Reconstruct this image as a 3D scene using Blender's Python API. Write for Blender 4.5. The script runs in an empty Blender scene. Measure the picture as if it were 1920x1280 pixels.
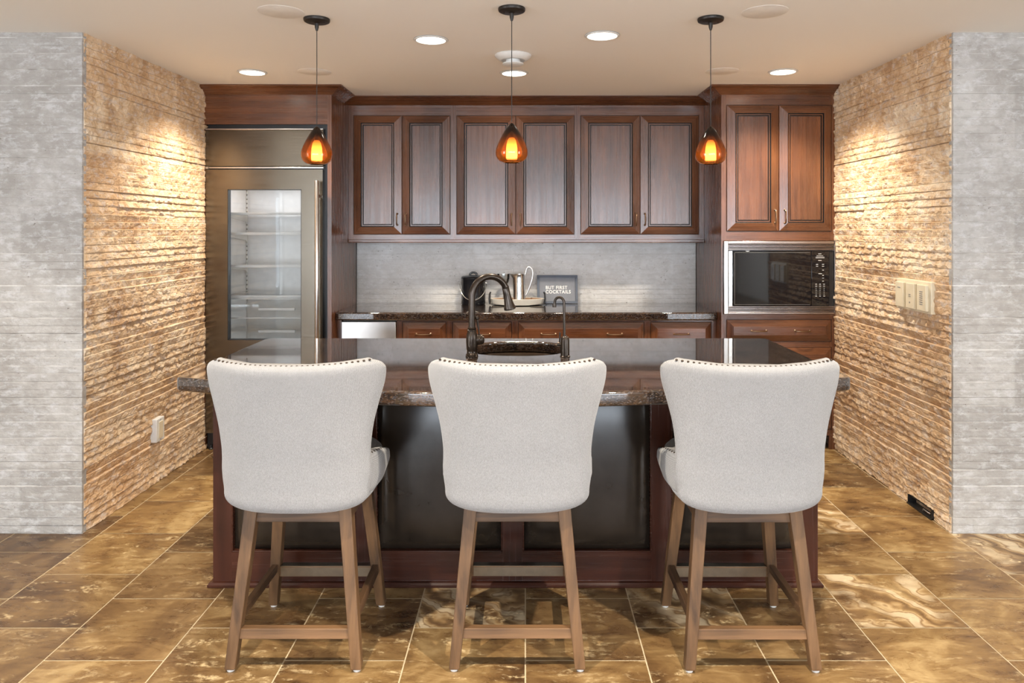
import bpy, bmesh, math, random
import numpy as np
from mathutils import Vector, Matrix

random.seed(7)
SC = bpy.context.scene
COL = SC.collection
PI = math.pi
F, CX, HY, CAMZ = 1350.0, 985.0, 428.0, 1.52      # focal length in px, vanishing point, eye height
CEIL = 2.495

# ------------------------------------------------------------------ object helpers
def tag(o, label=None, cat=None, group=None, kind=None):
    if label: o['label'] = label
    if cat: o['category'] = cat
    if group: o['group'] = group
    if kind: o['kind'] = kind
    return o

def thing(name, loc, label, cat, group=None):
    o = bpy.data.objects.new(name, None)
    o.empty_display_size = 0.05
    COL.objects.link(o)
    o.location = loc
    return tag(o, label, cat, group)

class MB:
    """collects quads / n-gons of one mesh"""
    def __init__(s):
        s.v, s.f, s.m = [], [], []
    def add(s, vs, fs, m=0):
        b = len(s.v)
        s.v += [tuple(p) for p in vs]
        s.f += [tuple(i + b for i in f) for f in fs]
        s.m += [m] * len(fs)
        return s
    def box(s, x0, x1, y0, y1, z0, z1, m=0):
        vs = [(x, y, z) for z in (z0, z1) for y in (y0, y1) for x in (x0, x1)]
        return s.add(vs, [(0, 2, 3, 1), (4, 5, 7, 6), (0, 1, 5, 4), (2, 6, 7, 3), (0, 4, 6, 2), (1, 3, 7, 5)], m)
    def hexa(s, a, b, m=0):
        """two quads a (bottom) and b (top), same winding"""
        return s.add(list(a) + list(b), [(3, 2, 1, 0), (4, 5, 6, 7), (0, 1, 5, 4), (1, 2, 6, 5), (2, 3, 7, 6), (3, 0, 4, 7)], m)
    def loft(s, rings, closed=True, cap0=True, cap1=True, m=0):
        n = len(rings[0]); vs = [p for r in rings for p in r]; fs = []
        for i in range(len(rings) - 1):
            for j in range(n if closed else n - 1):
                k = (j + 1) % n
                fs.append((i * n + j, i * n + k, (i + 1) * n + k, (i + 1) * n + j))
        if cap0: fs.append(tuple(range(n - 1, -1, -1)))
        if cap1: fs.append(tuple((len(rings) - 1) * n + j for j in range(n)))
        return s.add(vs, fs, m)
    def lathe(s, prof, c=(0, 0, 0), seg=32, axis=None, cap0=True, cap1=True, m=0):
        """prof: list of (radius, height) from bottom to top, turned round `axis` (default +z) at c"""
        q = Vector((0, 0, 1)).rotation_difference(Vector(axis)) if axis else None
        rings = []
        for r, h in prof:
            ring = []
            for j in range(seg):
                a = 2 * PI * j / seg
                p = Vector((r * math.cos(a), r * math.sin(a), h))
                if q: p = q @ p
                ring.append((p.x + c[0], p.y + c[1], p.z + c[2]))
            rings.append(ring)
        return s.loft(rings, True, cap0, cap1, m)
    def tube(s, pts, rad, seg=12, m=0, flat=1.0, caps=True):
        pts = [Vector(p) for p in pts]
        n = len(pts)
        rs = rad if isinstance(rad, (list, tuple)) else [rad] * n
        ts = []
        for i in range(n):
            a = pts[max(i - 1, 0)]; b = pts[min(i + 1, n - 1)]
            ts.append((b - a).normalized())
        up = Vector((0, 0, 1)) if abs(ts[0].z) < 0.9 else Vector((0, 1, 0))
        nrm = (up - ts[0] * up.dot(ts[0])).normalized()
        rings = []
        for i in range(n):
            nrm = (nrm - ts[i] * nrm.dot(ts[i])).normalized()
            bi = ts[i].cross(nrm)
            rings.append([tuple(pts[i] + nrm * (rs[i] * math.cos(2 * PI * j / seg)) + bi * (rs[i] * flat * math.sin(2 * PI * j / seg))) for j in range(seg)])
        return s.loft(rings, True, caps, caps, m)
    def build(s, name, mats, parent=None, smooth=False, bevel=0.0, seg=2, angle=35, subd=0):
        me = bpy.data.meshes.new(name)
        me.from_pydata(s.v, [], s.f)
        return finish(me, name, mats, parent, smooth, bevel, seg, angle, s.m, subd)

def root_loc(p):
    while p.parent is not None: p = p.parent
    return p.location.copy()

WORLDSPACE = [True]      # meshes are written in world coordinates unless switched off (stools, pendants ... use their own)
def finish(me, name, mats, parent=None, smooth=False, bevel=0.0, seg=2, angle=35, mi=None, subd=0):
    mats = mats if isinstance(mats, (list, tuple)) else [mats]
    for mm in mats: me.materials.append(mm)
    if mi is not None and len(mats) > 1: me.polygons.foreach_set('material_index', mi)
    me.update()
    bm = bmesh.new(); bm.from_mesh(me)
    bmesh.ops.recalc_face_normals(bm, faces=bm.faces)
    bm.to_mesh(me); bm.free()
    o = bpy.data.objects.new(name, me)
    COL.objects.link(o)
    if parent is not None:
        o.parent = parent
        if parent.type == 'EMPTY' and WORLDSPACE[0]:
            o.location = -root_loc(parent)
    if bevel > 0:
        b = o.modifiers.new('edge', 'BEVEL'); b.width = bevel; b.segments = seg; b.limit_method = 'ANGLE'; b.angle_limit = math.radians(angle)
        smooth = True
    if subd:
        d = o.modifiers.new('sub', 'SUBSURF'); d.levels = subd; d.render_levels = subd
    if smooth:
        me.polygons.foreach_set('use_smooth', [True] * len(me.polygons))
        try: me.set_sharp_from_angle(angle=math.radians(angle + 5))
        except Exception: pass
    return o

def copy_tree(o, parent=None):
    c = o.copy(); COL.objects.link(c)
    if parent is not None: c.parent = parent
    for ch in list(o.children): copy_tree(ch, c)
    return c

# ------------------------------------------------------------------ material helpers
class NT:
    def __init__(s, name):
        s.mat = bpy.data.materials.new(name); s.mat.use_nodes = True
        s.t = s.mat.node_tree; s.t.nodes.clear()
        s.out = s.t.nodes.new('ShaderNodeOutputMaterial')
    def n(s, ty, **kw):
        nd = s.t.nodes.new('ShaderNode' + ty)
        for k, v in kw.items(): setattr(nd, k, v)
        return nd
    def put(s, nd, name, v):
        sk = nd.inputs[name]
        if hasattr(v, 'is_linked') or isinstance(v, bpy.types.NodeSocket): s.t.links.new(v, sk)
        else: sk.default_value = v
    def coord(s, scale=(1, 1, 1), which='Object', offset=None, rot=(0, 0, 0)):
        tc = s.n('TexCoord'); mp = s.n('Mapping')
        s.t.links.new(tc.outputs[which], mp.inputs['Vector'])
        mp.inputs['Scale'].default_value = scale
        mp.inputs['Rotation'].default_value = rot
        if offset is not None: s.t.links.new(offset, mp.inputs['Location'])
        return mp.outputs[0]
    def noise(s, vec, scale=5, detail=4, rough=0.55, dist=0.0):
        nd = s.n('TexNoise'); s.t.links.new(vec, nd.inputs['Vector'])
        nd.inputs['Scale'].default_value = scale; nd.inputs['Detail'].default_value = detail
        nd.inputs['Roughness'].default_value = rough; nd.inputs['Distortion'].default_value = dist
        return nd.outputs['Fac']
    def voro(s, vec, scale=5, out='Distance', feature='F1', rnd=1.0):
        nd = s.n('TexVoronoi', feature=feature); s.t.links.new(vec, nd.inputs['Vector'])
        nd.inputs['Scale'].default_value = scale; nd.inputs['Randomness'].default_value = rnd
        return nd.outputs[out]
    def ramp(s, fac, stops, interp='LINEAR'):
        nd = s.n('ValToRGB'); s.t.links.new(fac, nd.inputs[0])
        cr = nd.color_ramp; cr.interpolation = interp
        while len(cr.elements) < len(stops): cr.elements.new(0.5)
        for e, (p, c) in zip(cr.elements, stops):
            e.position = p; e.color = (c[0], c[1], c[2], 1) if hasattr(c, '__len__') else (c, c, c, 1)
        return nd.outputs[0]
    def mix(s, fac, a, b, mode='MIX'):
        nd = s.n('MixRGB', blend_type=mode)
        for k, v in ((0, fac), (1, a), (2, b)):
            if isinstance(v, bpy.types.NodeSocket): s.t.links.new(v, nd.inputs[k])
            elif k == 0: nd.inputs[k].default_value = v
            else: nd.inputs[k].default_value = (v[0], v[1], v[2], 1)
        return nd.outputs[0]
    def math(s, op, a, b=0.5, clamp=False):
        nd = s.n('Math', operation=op); nd.use_clamp = clamp
        for k, v in ((0, a), (1, b)):
            if isinstance(v, bpy.types.NodeSocket): s.t.links.new(v, nd.inputs[k])
            else: nd.inputs[k].default_value = v
        return nd.outputs[0]
    def bump(s, h, strength=0.3, dist=0.01):
        nd = s.n('Bump'); s.t.links.new(h, nd.inputs['Height'])
        nd.inputs['Strength'].default_value = strength; nd.inputs['Distance'].default_value = dist
        return nd.outputs[0]
    def bsdf(s, color, rough=0.5, metal=0.0, spec=0.5, normal=None, coat=0.0, coat_rough=0.1, aniso=0.0, **kw):
        p = s.n('BsdfPrincipled')
        def setc(sk, v):
            if isinstance(v, bpy.types.NodeSocket): s.t.links.new(v, sk)
            elif hasattr(v, '__len__'): sk.default_value = (v[0], v[1], v[2], 1)
            else: sk.default_value = v
        setc(p.inputs['Base Color'], color); setc(p.inputs['Roughness'], rough)
        p.inputs['Metallic'].default_value = metal; p.inputs['Specular IOR Level'].default_value = spec
        p.inputs['Coat Weight'].default_value = coat; p.inputs['Coat Roughness'].default_value = coat_rough
        p.inputs['Anisotropic'].default_value = aniso
        for k, v in kw.items(): setc(p.inputs[k], v)
        if normal is not None:
            s.t.links.new(normal, p.inputs['Normal'])
        s.t.links.new(p.outputs[0], s.out.inputs['Surface'])
        return s.mat
    def surf(s, sock):
        s.t.links.new(sock, s.out.inputs['Surface']); return s.mat

def plain(name, c, rough=0.5, metal=0.0, spec=0.5, var=0.06, coat=0.0):
    t = NT(name); v = t.noise(t.coord(), 14, 3)
    col = t.mix(t.ramp(v, [(0.3, 0.0), (0.7, 1.0)]), [x * (1 - var) for x in c], [min(1, x * (1 + var)) for x in c])
    return t.bsdf(col, rough, metal, spec, coat=coat)

def wood(name, axis, dark, light, rough=0.32, spec=0.5, coat=0.0, scale=1.0):
    """stained wood, grain running along `axis`"""
    t = NT(name)
    sc = [22 * scale] * 3; sc['xyz'.index(axis)] = 1.3 * scale
    vec = t.coord(tuple(sc))
    a = t.noise(vec, 1.0, 6, 0.6, 0.6)
    sc2 = [90 * scale] * 3; sc2['xyz'.index(axis)] = 2.0 * scale
    b = t.noise(t.coord(tuple(sc2)), 1.0, 3, 0.6)
    c = t.noise(t.coord((1.6, 1.6, 1.6)), 1.5, 2)
    f = t.math('ADD', t.math('MULTIPLY', a, 0.45), t.math('ADD', t.math('MULTIPLY', b, 0.10), t.math('MULTIPLY', c, 0.45)))
    mid = [(x + y) / 2 for x, y in zip(dark, light)]
    col = t.ramp(f, [(0.36, dark), (0.50, mid), (0.64, light)])
    r = t.ramp(b, [(0.3, rough - 0.04), (0.7, rough + 0.06)])
    return t.bsdf(col, r, 0, spec, t.bump(b, 0.06, 0.002), coat=coat, coat_rough=0.20)

CH_D, CH_L = (0.058, 0.0195, 0.0085), (0.185, 0.066, 0.024)
M = {}
M['wood_v'] = wood('cherry_vertical', 'z', CH_D, CH_L, 0.27, 0.62, 0.30)
M['wood_h'] = wood('cherry_horizontal', 'x', CH_D, CH_L, 0.27, 0.62, 0.30)
M['wood_y'] = wood('cherry_depth', 'y', CH_D, CH_L, 0.27, 0.62, 0.30)
M['isl_v'] = wood('dark_cherry_vertical', 'z', (0.026, 0.009, 0.006), (0.062, 0.020, 0.012), 0.24, 0.35)
M['isl_h'] = wood('dark_cherry_horizontal', 'x', (0.026, 0.009, 0.006), (0.066, 0.021, 0.012), 0.24, 0.35)
M['glaze'] = plain('dark_glaze', (0.016, 0.008, 0.005), 0.5)
M['stool_v'] = wood('weathered_oak', 'z', (0.028, 0.0155, 0.009), (0.205, 0.107, 0.047), 0.5, 0.35, scale=1.2)
M['stool_h'] = wood('weathered_oak_rail', 'x', (0.028, 0.0155, 0.009), (0.205, 0.107, 0.047), 0.5, 0.35, scale=1.2)
M['stool_y'] = wood('weathered_oak_side', 'y', (0.024, 0.013, 0.008), (0.15, 0.078, 0.036), 0.5, 0.35, scale=1.2)
M['black'] = plain('black_plastic', (0.012, 0.012, 0.013), 0.35)
M['blackgloss'] = plain('black_glass', (0.006, 0.006, 0.008), 0.04, 0, 0.6)
M['white'] = plain('white_plastic', (0.72, 0.72, 0.70), 0.45)
M['liner'] = plain('fridge_liner', (0.80, 0.79, 0.785), 0.4)
M['ivory'] = plain('ivory_plastic', (0.72, 0.63, 0.46), 0.4)
M['bronze'] = plain('oil_rubbed_bronze', (0.060, 0.048, 0.040), 0.28, 0.9, 0.5, 0.15)
M['pull'] = plain('antique_bronze_pull', (0.30, 0.20, 0.13), 0.32, 1.0, 0.5, 0.15)
M['canopy'] = plain('dark_bronze_canopy', (0.025, 0.020, 0.017), 0.4, 0.5)
M['nail'] = plain('dark_nailhead', (0.05, 0.035, 0.025), 0.35, 0.8)
M['chrome'] = plain('polished_steel', (0.80, 0.79, 0.77), 0.22, 1.0)
M['satin'] = plain('satin_steel', (0.58, 0.56, 0.54), 0.28, 1.0)
M['rosesteel'] = plain('brushed_trim_steel', (0.40, 0.345, 0.32), 0.28, 1.0)
M['plate'] = plain('worn_metal_plate', (0.22, 0.185, 0.14), 0.34, 1.0, var=0.2)
M['cord'] = plain('black_cord', (0.02, 0.018, 0.016), 0.6)
M['glide'] = plain('white_glide', (0.55, 0.53, 0.50), 0.5)
M['sink'] = plain('aged_bronze_sink', (0.055, 0.034, 0.020), 0.34, 0.8, var=0.3)
M['slate'] = plain('slate_blue_frame', (0.105, 0.125, 0.165), 0.5)
M['signface'] = plain('grey_sign_face', (0.215, 0.225, 0.255), 0.45)
M['letter'] = plain('white_paint', (0.85, 0.85, 0.84), 0.5)
M['ceramic_black'] = plain('black_enamel', (0.010, 0.011, 0.014), 0.12, 0, 0.6)
M['whitewash'] = plain('whitewashed_wood', (0.60, 0.57, 0.51), 0.6)
M['traywood'] = plain('tray_inside_wood', (0.34, 0.20, 0.11), 0.55)
M['speaker'] = plain('speaker_grille', (0.80, 0.765, 0.71), 0.85)
M['grey_trim'] = plain('grey_trim', (0.22, 0.21, 0.20), 0.5)

def brushed(name, c, rough, axis):
    t = NT(name)
    sc = [320] * 3; sc['xyz'.index(axis)] = 3
    a = t.noise(t.coord(tuple(sc)), 1.0, 3)
    col = t.mix(t.ramp(a, [(0.3, 0.0), (0.7, 1.0)]), [x * 0.96 for x in c], [x * 1.03 for x in c])
    return t.bsdf(col, t.ramp(a, [(0.3, rough - 0.03), (0.7, rough + 0.05)]), 1.0, 0.5, t.bump(a, 0.02, 0.0005))
M['steel_h'] = brushed('brushed_steel', (0.175, 0.152, 0.122), 0.22, 'x')
M['steel_v'] = plain('pale_satin_steel', (0.70, 0.685, 0.67), 0.32, 1.0, var=0.03)

def mat_granite():
    t = NT('brown_granite')
    v = t.coord((0.8, 1.2, 1.2))
    big = t.noise(v, 9, 6, 0.66, 0.8)
    col = t.ramp(big, [(0.34, (0.010, 0.007, 0.006)), (0.46, (0.034, 0.019, 0.012)), (0.57, (0.060, 0.032, 0.018)), (0.72, (0.036, 0.027, 0.024))])
    cell = t.voro(t.coord((0.6, 1.3, 1.3)), 230, 'Color')
    sep = t.n('SeparateColor'); t.t.links.new(cell, sep.inputs[0])
    fl = t.ramp(sep.outputs[0], [(0.86, 0.0), (0.93, 1.0)])
    col = t.mix(t.math('MULTIPLY', fl, 0.4), col, (0.17, 0.13, 0.10))
    dk = t.ramp(sep.outputs[1], [(0.62, 0.0), (0.76, 1.0)])
    col = t.mix(t.math('MULTIPLY', dk, 0.8), col, (0.010, 0.008, 0.008))
    gy = t.ramp(sep.outputs[2], [(0.80, 0.0), (0.9, 1.0)])
    col = t.mix(t.math('MULTIPLY', gy, 0.45), col, (0.10, 0.10, 0.11))
    return t.bsdf(col, 0.05, 0, 0.6, coat=1.0, coat_rough=0.03)
M['granite'] = mat_granite()

def mat_leather():
    t = NT('dark_leather')
    v = t.voro(t.coord(), 420)
    n = t.noise(t.coord(), 6, 4)
    col = t.ramp(n, [(0.3, (0.014, 0.010, 0.007)), (0.7, (0.026, 0.019, 0.014))])
    return t.bsdf(col, 0.20, 0, 0.40, t.bump(v, 0.06, 0.001))
M['leather'] = mat_leather()

def mat_linen():
    t = NT('oatmeal_linen')
    w = []
    for rot in (0.62, -0.62):
        nd = t.n('TexWave', wave_type='BANDS', bands_direction='X', wave_profile='SIN')
        t.t.links.new(t.coord((1, 0.35, 1), rot=(0, rot, 0)), nd.inputs['Vector'])
        nd.inputs['Scale'].default_value = 92; nd.inputs['Distortion'].default_value = 1.2; nd.inputs['Detail'].default_value = 2
        nd.inputs['Detail Scale'].default_value = 3
        w.append(nd.outputs['Fac'])
    weave = t.math('MULTIPLY', w[0], w[1])
    fib = t.noise(t.coord((1, 1, 0.5)), 340, 3)
    big = t.noise(t.coord(), 5, 3)
    f = t.math('ADD', t.math('MULTIPLY', weave, 0.50), t.math('ADD', t.math('MULTIPLY', fib, 0.50), t.math('MULTIPLY', big, 0.12)))
    col = t.ramp(f, [(0.20, (0.160, 0.156, 0.155)), (0.45, (0.245, 0.240, 0.240)), (0.85, (0.375, 0.369, 0.369))])
    return t.bsdf(col, 0.9, 0, 0.15, t.bump(f, 0.35, 0.003), **{'Sheen Weight': 0.25, 'Sheen Roughness': 0.5})
M['linen'] = mat_linen()

def mat_stone(name, pal, spots, bump=0.5, joint=0.6, groove_shade=0.55):
    t = NT(name)
    v = t.coord()
    n1 = t.noise(v, 3.5, 4, 0.6, 0.5)
    n2 = t.noise(t.coord((1, 1, 1.5)), 17, 5, 0.68, 0.4)
    f = t.math('ADD', t.math('MULTIPLY', n1, 0.5), t.math('MULTIPLY', n2, 0.5))
    col = t.ramp(f, [(0.38, pal[0]), (0.50, pal[1]), (0.60, pal[2])])
    at = t.n('Attribute', attribute_name='panel')
    sep = t.n('SeparateColor'); t.t.links.new(at.outputs['Color'], sep.inputs[0])
    col = t.mix(t.math('MULTIPLY', sep.outputs[0], 0.55), col, pal[3])      # each slab its own tone
    g = t.ramp(t.noise(t.coord((1, 1, 1.9)), 15, 7, 0.76, 0.3), [(0.50, 0.0), (0.64, 1.0)])
    col = t.mix(t.math('MULTIPLY', g, spots), col, pal[4])
    pit = t.ramp(t.noise(t.coord((1, 1, 1.7)), 60, 3, 0.5), [(0.28, 1.0), (0.34, 0.0)])
    pm = t.ramp(t.noise(v, 6, 2), [(0.48, 0.0), (0.60, 1.0)])
    col = t.mix(t.math('MULTIPLY', t.math('MULTIPLY', pit, pm), 0.8), col, (0.10, 0.075, 0.055))
    jn = sep.outputs[1]                                                      # pale mortar smeared in the saw cuts
    col = t.mix(t.math('MULTIPLY', jn, joint), col, (0.80, 0.78, 0.75))
    col = t.mix(t.math('MULTIPLY', sep.outputs[2], groove_shade), col, (0.12, 0.075, 0.045))   # overhang shade painted into the saw cuts, with a little dirt
    h = t.math('ADD', n2, t.math('MULTIPLY', t.noise(v, 90, 4, 0.65), 0.6))
    return t.bsdf(col, 0.85, 0, 0.2, t.bump(h, bump, 0.008))
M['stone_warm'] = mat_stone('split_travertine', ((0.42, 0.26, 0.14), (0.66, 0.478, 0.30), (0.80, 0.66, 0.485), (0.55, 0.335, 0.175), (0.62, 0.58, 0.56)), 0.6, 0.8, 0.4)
M['stone_grey'] = mat_stone('honed_travertine', ((0.335, 0.315, 0.292), (0.405, 0.384, 0.361), (0.48, 0.462, 0.44), (0.255, 0.238, 0.22), (0.60, 0.60, 0.61)), 0.55, 0.3, 0.55, 0.12)
M['stone_pale'] = mat_stone('pale_travertine', ((0.62, 0.60, 0.575), (0.72, 0.705, 0.69), (0.80, 0.79, 0.78), (0.60, 0.58, 0.56), (0.82, 0.82, 0.83)), 0.5, 0.25, 0.6, 0.12)

def mat_floor():
    t = NT('travertine_tiles')
    at = t.n('Attribute', attribute_name='tile')
    sep = t.n('SeparateColor'); t.t.links.new(at.outputs['Color'], sep.inputs[0])
    rnd, swirl, tone = sep.outputs
    off = t.n('CombineXYZ')
    t.t.links.new(t.math('MULTIPLY', rnd, 31.0), off.inputs[0]); t.t.links.new(t.math('MULTIPLY', rnd, 57.0), off.inputs[1])
    t.t.links.new(t.math('MULTIPLY', rnd, 13.0), off.inputs[2])
    v = t.coord((1, 1, 1), 'Object', off.outputs[0])
    v2 = t.coord((1.0, 2.8, 1), 'Object', off.outputs[0], (0, 0, 0.5))
    a = t.noise(v, 2.6, 7, 0.62, 0.9)
    b = t.noise(v2, 5.5, 7, 0.68, 1.0)
    f = t.math('ADD', t.math('MULTIPLY', a, 0.65), t.math('MULTIPLY', b, 0.35))
    base = t.ramp(f, [(0.38, (0.085, 0.042, 0.016)), (0.46, (0.175, 0.096, 0.035)), (0.54, (0.27, 0.163, 0.062)), (0.62, (0.43, 0.295, 0.135))])
    dark = t.ramp(f, [(0.38, (0.032, 0.016, 0.009)), (0.5, (0.082, 0.043, 0.020)), (0.62, (0.165, 0.098, 0.044))])
    col = t.mix(tone, base, dark)
    # pale calcite clouds in every tile
    cl = t.ramp(t.noise(v2, 7, 7, 0.72, 0.8), [(0.545, 0.0), (0.62, 1.0)])
    fine = t.ramp(t.noise(v, 55, 3, 0.6), [(0.40, 0.0), (0.62, 1.0)])
    amt = t.math('ADD', 0.30, t.math('MULTIPLY', swirl, 0.75))
    col = t.mix(t.math('MULTIPLY', t.math('MULTIPLY', cl, fine), amt), col, (0.72, 0.56, 0.32))
    # agate bands in the strongly figured tiles
    wv = t.n('TexWave', wave_type='BANDS', bands_direction='DIAGONAL'); t.t.links.new(v, wv.inputs['Vector'])
    wv.inputs['Scale'].default_value = 3.2; wv.inputs['Distortion'].default_value = 9; wv.inputs['Detail'].default_value = 3; wv.inputs['Detail Scale'].default_value = 1.4
    bands = t.ramp(wv.outputs['Fac'], [(0.0, (0.16, 0.09, 0.04)), (0.25, (0.40, 0.25, 0.11)), (0.55, (0.62, 0.46, 0.26)), (0.72, (0.28, 0.16, 0.07)), (0.9, (0.74, 0.60, 0.40))])
    sw = t.ramp(swirl, [(0.55, 0.0), (0.95, 0.8)])
    msk = t.ramp(t.noise(v, 3.0, 3), [(0.42, 0.0), (0.56, 1.0)])
    col = t.mix(t.math('MULTIPLY', sw, msk), col, bands)
    r = t.ramp(b, [(0.3, 0.22), (0.7, 0.38)])
    return t.bsdf(col, r, 0, 0.45, t.bump(b, 0.06, 0.002))
M['tile'] = mat_floor()
M['grout'] = plain('tan_grout', (0.58, 0.47, 0.31), 0.9)

def mat_plaster():
    t = NT('cream_plaster')
    n = t.noise(t.coord(), 260, 3)
    m = t.noise(t.coord(), 0.8, 2)
    col = t.ramp(m, [(0.3, (0.885, 0.855, 0.80)), (0.7, (0.91, 0.88, 0.825))])
    return t.bsdf(col, 0.9, 0, 0.2, t.bump(n, 0.10, 0.002))
M['plaster'] = mat_plaster()
M['wallpaint'] = plain('pale_wall_paint', (0.76, 0.73, 0.68), 0.9)

def mat_emit(name, c, s):
    t = NT(name); e = t.n('Emission')
    e.inputs[0].default_value = (c[0], c[1], c[2], 1); e.inputs[1].default_value = s
    return t.surf(e.outputs[0])
M['lens'] = mat_emit('downlight_lens', (1.0, 0.93, 0.80), 7.0)

def mat_inner():
    """frosted inner glass, brightest round the lamp filament in its lower half"""
    t = NT('frosted_lamp_glass')
    tc = t.n('TexCoord'); sp = t.n('SeparateXYZ'); t.t.links.new(tc.outputs['Generated'], sp.inputs[0])
    st = t.ramp(sp.outputs[2], [(0.0, 0.62), (0.30, 1.0), (0.62, 0.66), (1.0, 0.14)])
    e = t.n('Emission'); e.inputs[0].default_value = (1.0, 0.80, 0.46, 1)
    t.t.links.new(t.math('MULTIPLY', st, 16.0), e.inputs[1])
    return t.surf(e.outputs[0])
M['inner'] = mat_inner()

def mat_clear(name, tint=(1, 1, 1), refl=1.0, haze=None):
    t = NT(name)
    tr = t.n('BsdfTransparent'); tr.inputs[0].default_value = (*tint, 1)
    gl = t.n('BsdfGlossy'); gl.inputs['Roughness'].default_value = 0.02; gl.inputs[0].default_value = (1, 1, 1, 1)
    fr = t.n('Fresnel'); fr.inputs[0].default_value = 1.5
    body = tr.outputs[0]
    if haze:
        tl = t.n('BsdfTranslucent'); tl.inputs[0].default_value = (*haze[1], 1)
        mh = t.n('MixShader'); mh.inputs[0].default_value = haze[0]
        t.t.links.new(body, mh.inputs[1]); t.t.links.new(tl.outputs[0], mh.inputs[2]); body = mh.outputs[0]
    mx = t.n('MixShader')
    t.t.links.new(t.math('MULTIPLY', fr.outputs[0], refl, True), mx.inputs[0])
    t.t.links.new(body, mx.inputs[1]); t.t.links.new(gl.outputs[0], mx.inputs[2])
    return t.surf(mx.outputs[0])
M['pane'] = mat_clear('clear_pane', (0.95, 0.955, 0.955), 1.0)

def mat_amber():
    """blown glass: smoky brown at the neck running to clear amber at the bowl"""
    t = NT('amber_glass')
    tc = t.n('TexCoord'); sp = t.n('SeparateXYZ'); t.t.links.new(tc.outputs['Generated'], sp.inputs[0])
    tint = t.ramp(sp.outputs[2], [(0.0, (0.84, 0.52, 0.27)), (0.30, (0.80, 0.44, 0.19)), (0.55, (0.66, 0.33, 0.14)), (0.72, (0.40, 0.23, 0.12)), (1.0, (0.34, 0.25, 0.17))])
    tr = t.n('BsdfTransparent'); t.t.links.new(tint, tr.inputs[0])
    gl = t.n('BsdfGlossy'); gl.inputs['Roughness'].default_value = 0.03
    fr = t.n('Fresnel'); fr.inputs[0].default_value = 1.5
    tl = t.n('BsdfTranslucent'); tl.inputs[0].default_value = (1.0, 0.40, 0.09, 1)
    mh = t.n('MixShader'); t.t.links.new(t.ramp(sp.outputs[2], [(0.0, 0.10), (0.5, 0.09), (0.75, 0.03)]), mh.inputs[0])
    t.t.links.new(tr.outputs[0], mh.inputs[1]); t.t.links.new(tl.outputs[0], mh.inputs[2])
    mx = t.n('MixShader'); t.t.links.new(fr.outputs[0], mx.inputs[0]); t.t.links.new(mh.outputs[0], mx.inputs[1]); t.t.links.new(gl.outputs[0], mx.inputs[2])
    return t.surf(mx.outputs[0])
M['amber'] = mat_amber()
M['crystal'] = mat_clear('clear_glass', (0.93, 0.94, 0.94), 1.6)
M['shelfglass'] = mat_clear('shelf_glass', (0.955, 0.96, 0.955), 1.0)

# ------------------------------------------------------------------ stone walls with real relief
def vnoise(u, v, seed):
    r = np.random.RandomState(seed)
    T = r.rand(256, 256)
    iu = np.floor(u).astype(int); iv = np.floor(v).astype(int)
    fu = u - iu; fv = v - iv
    fu = fu * fu * (3 - 2 * fu); fv = fv * fv * (3 - 2 * fv)
    g = lambda a, b: T[a % 256, b % 256]
    return (g(iu, iv) * (1 - fu) + g(iu + 1, iv) * fu) * (1 - fv) + (g(iu, iv + 1) * (1 - fu) + g(iu + 1, iv + 1) * fu) * fv

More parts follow.
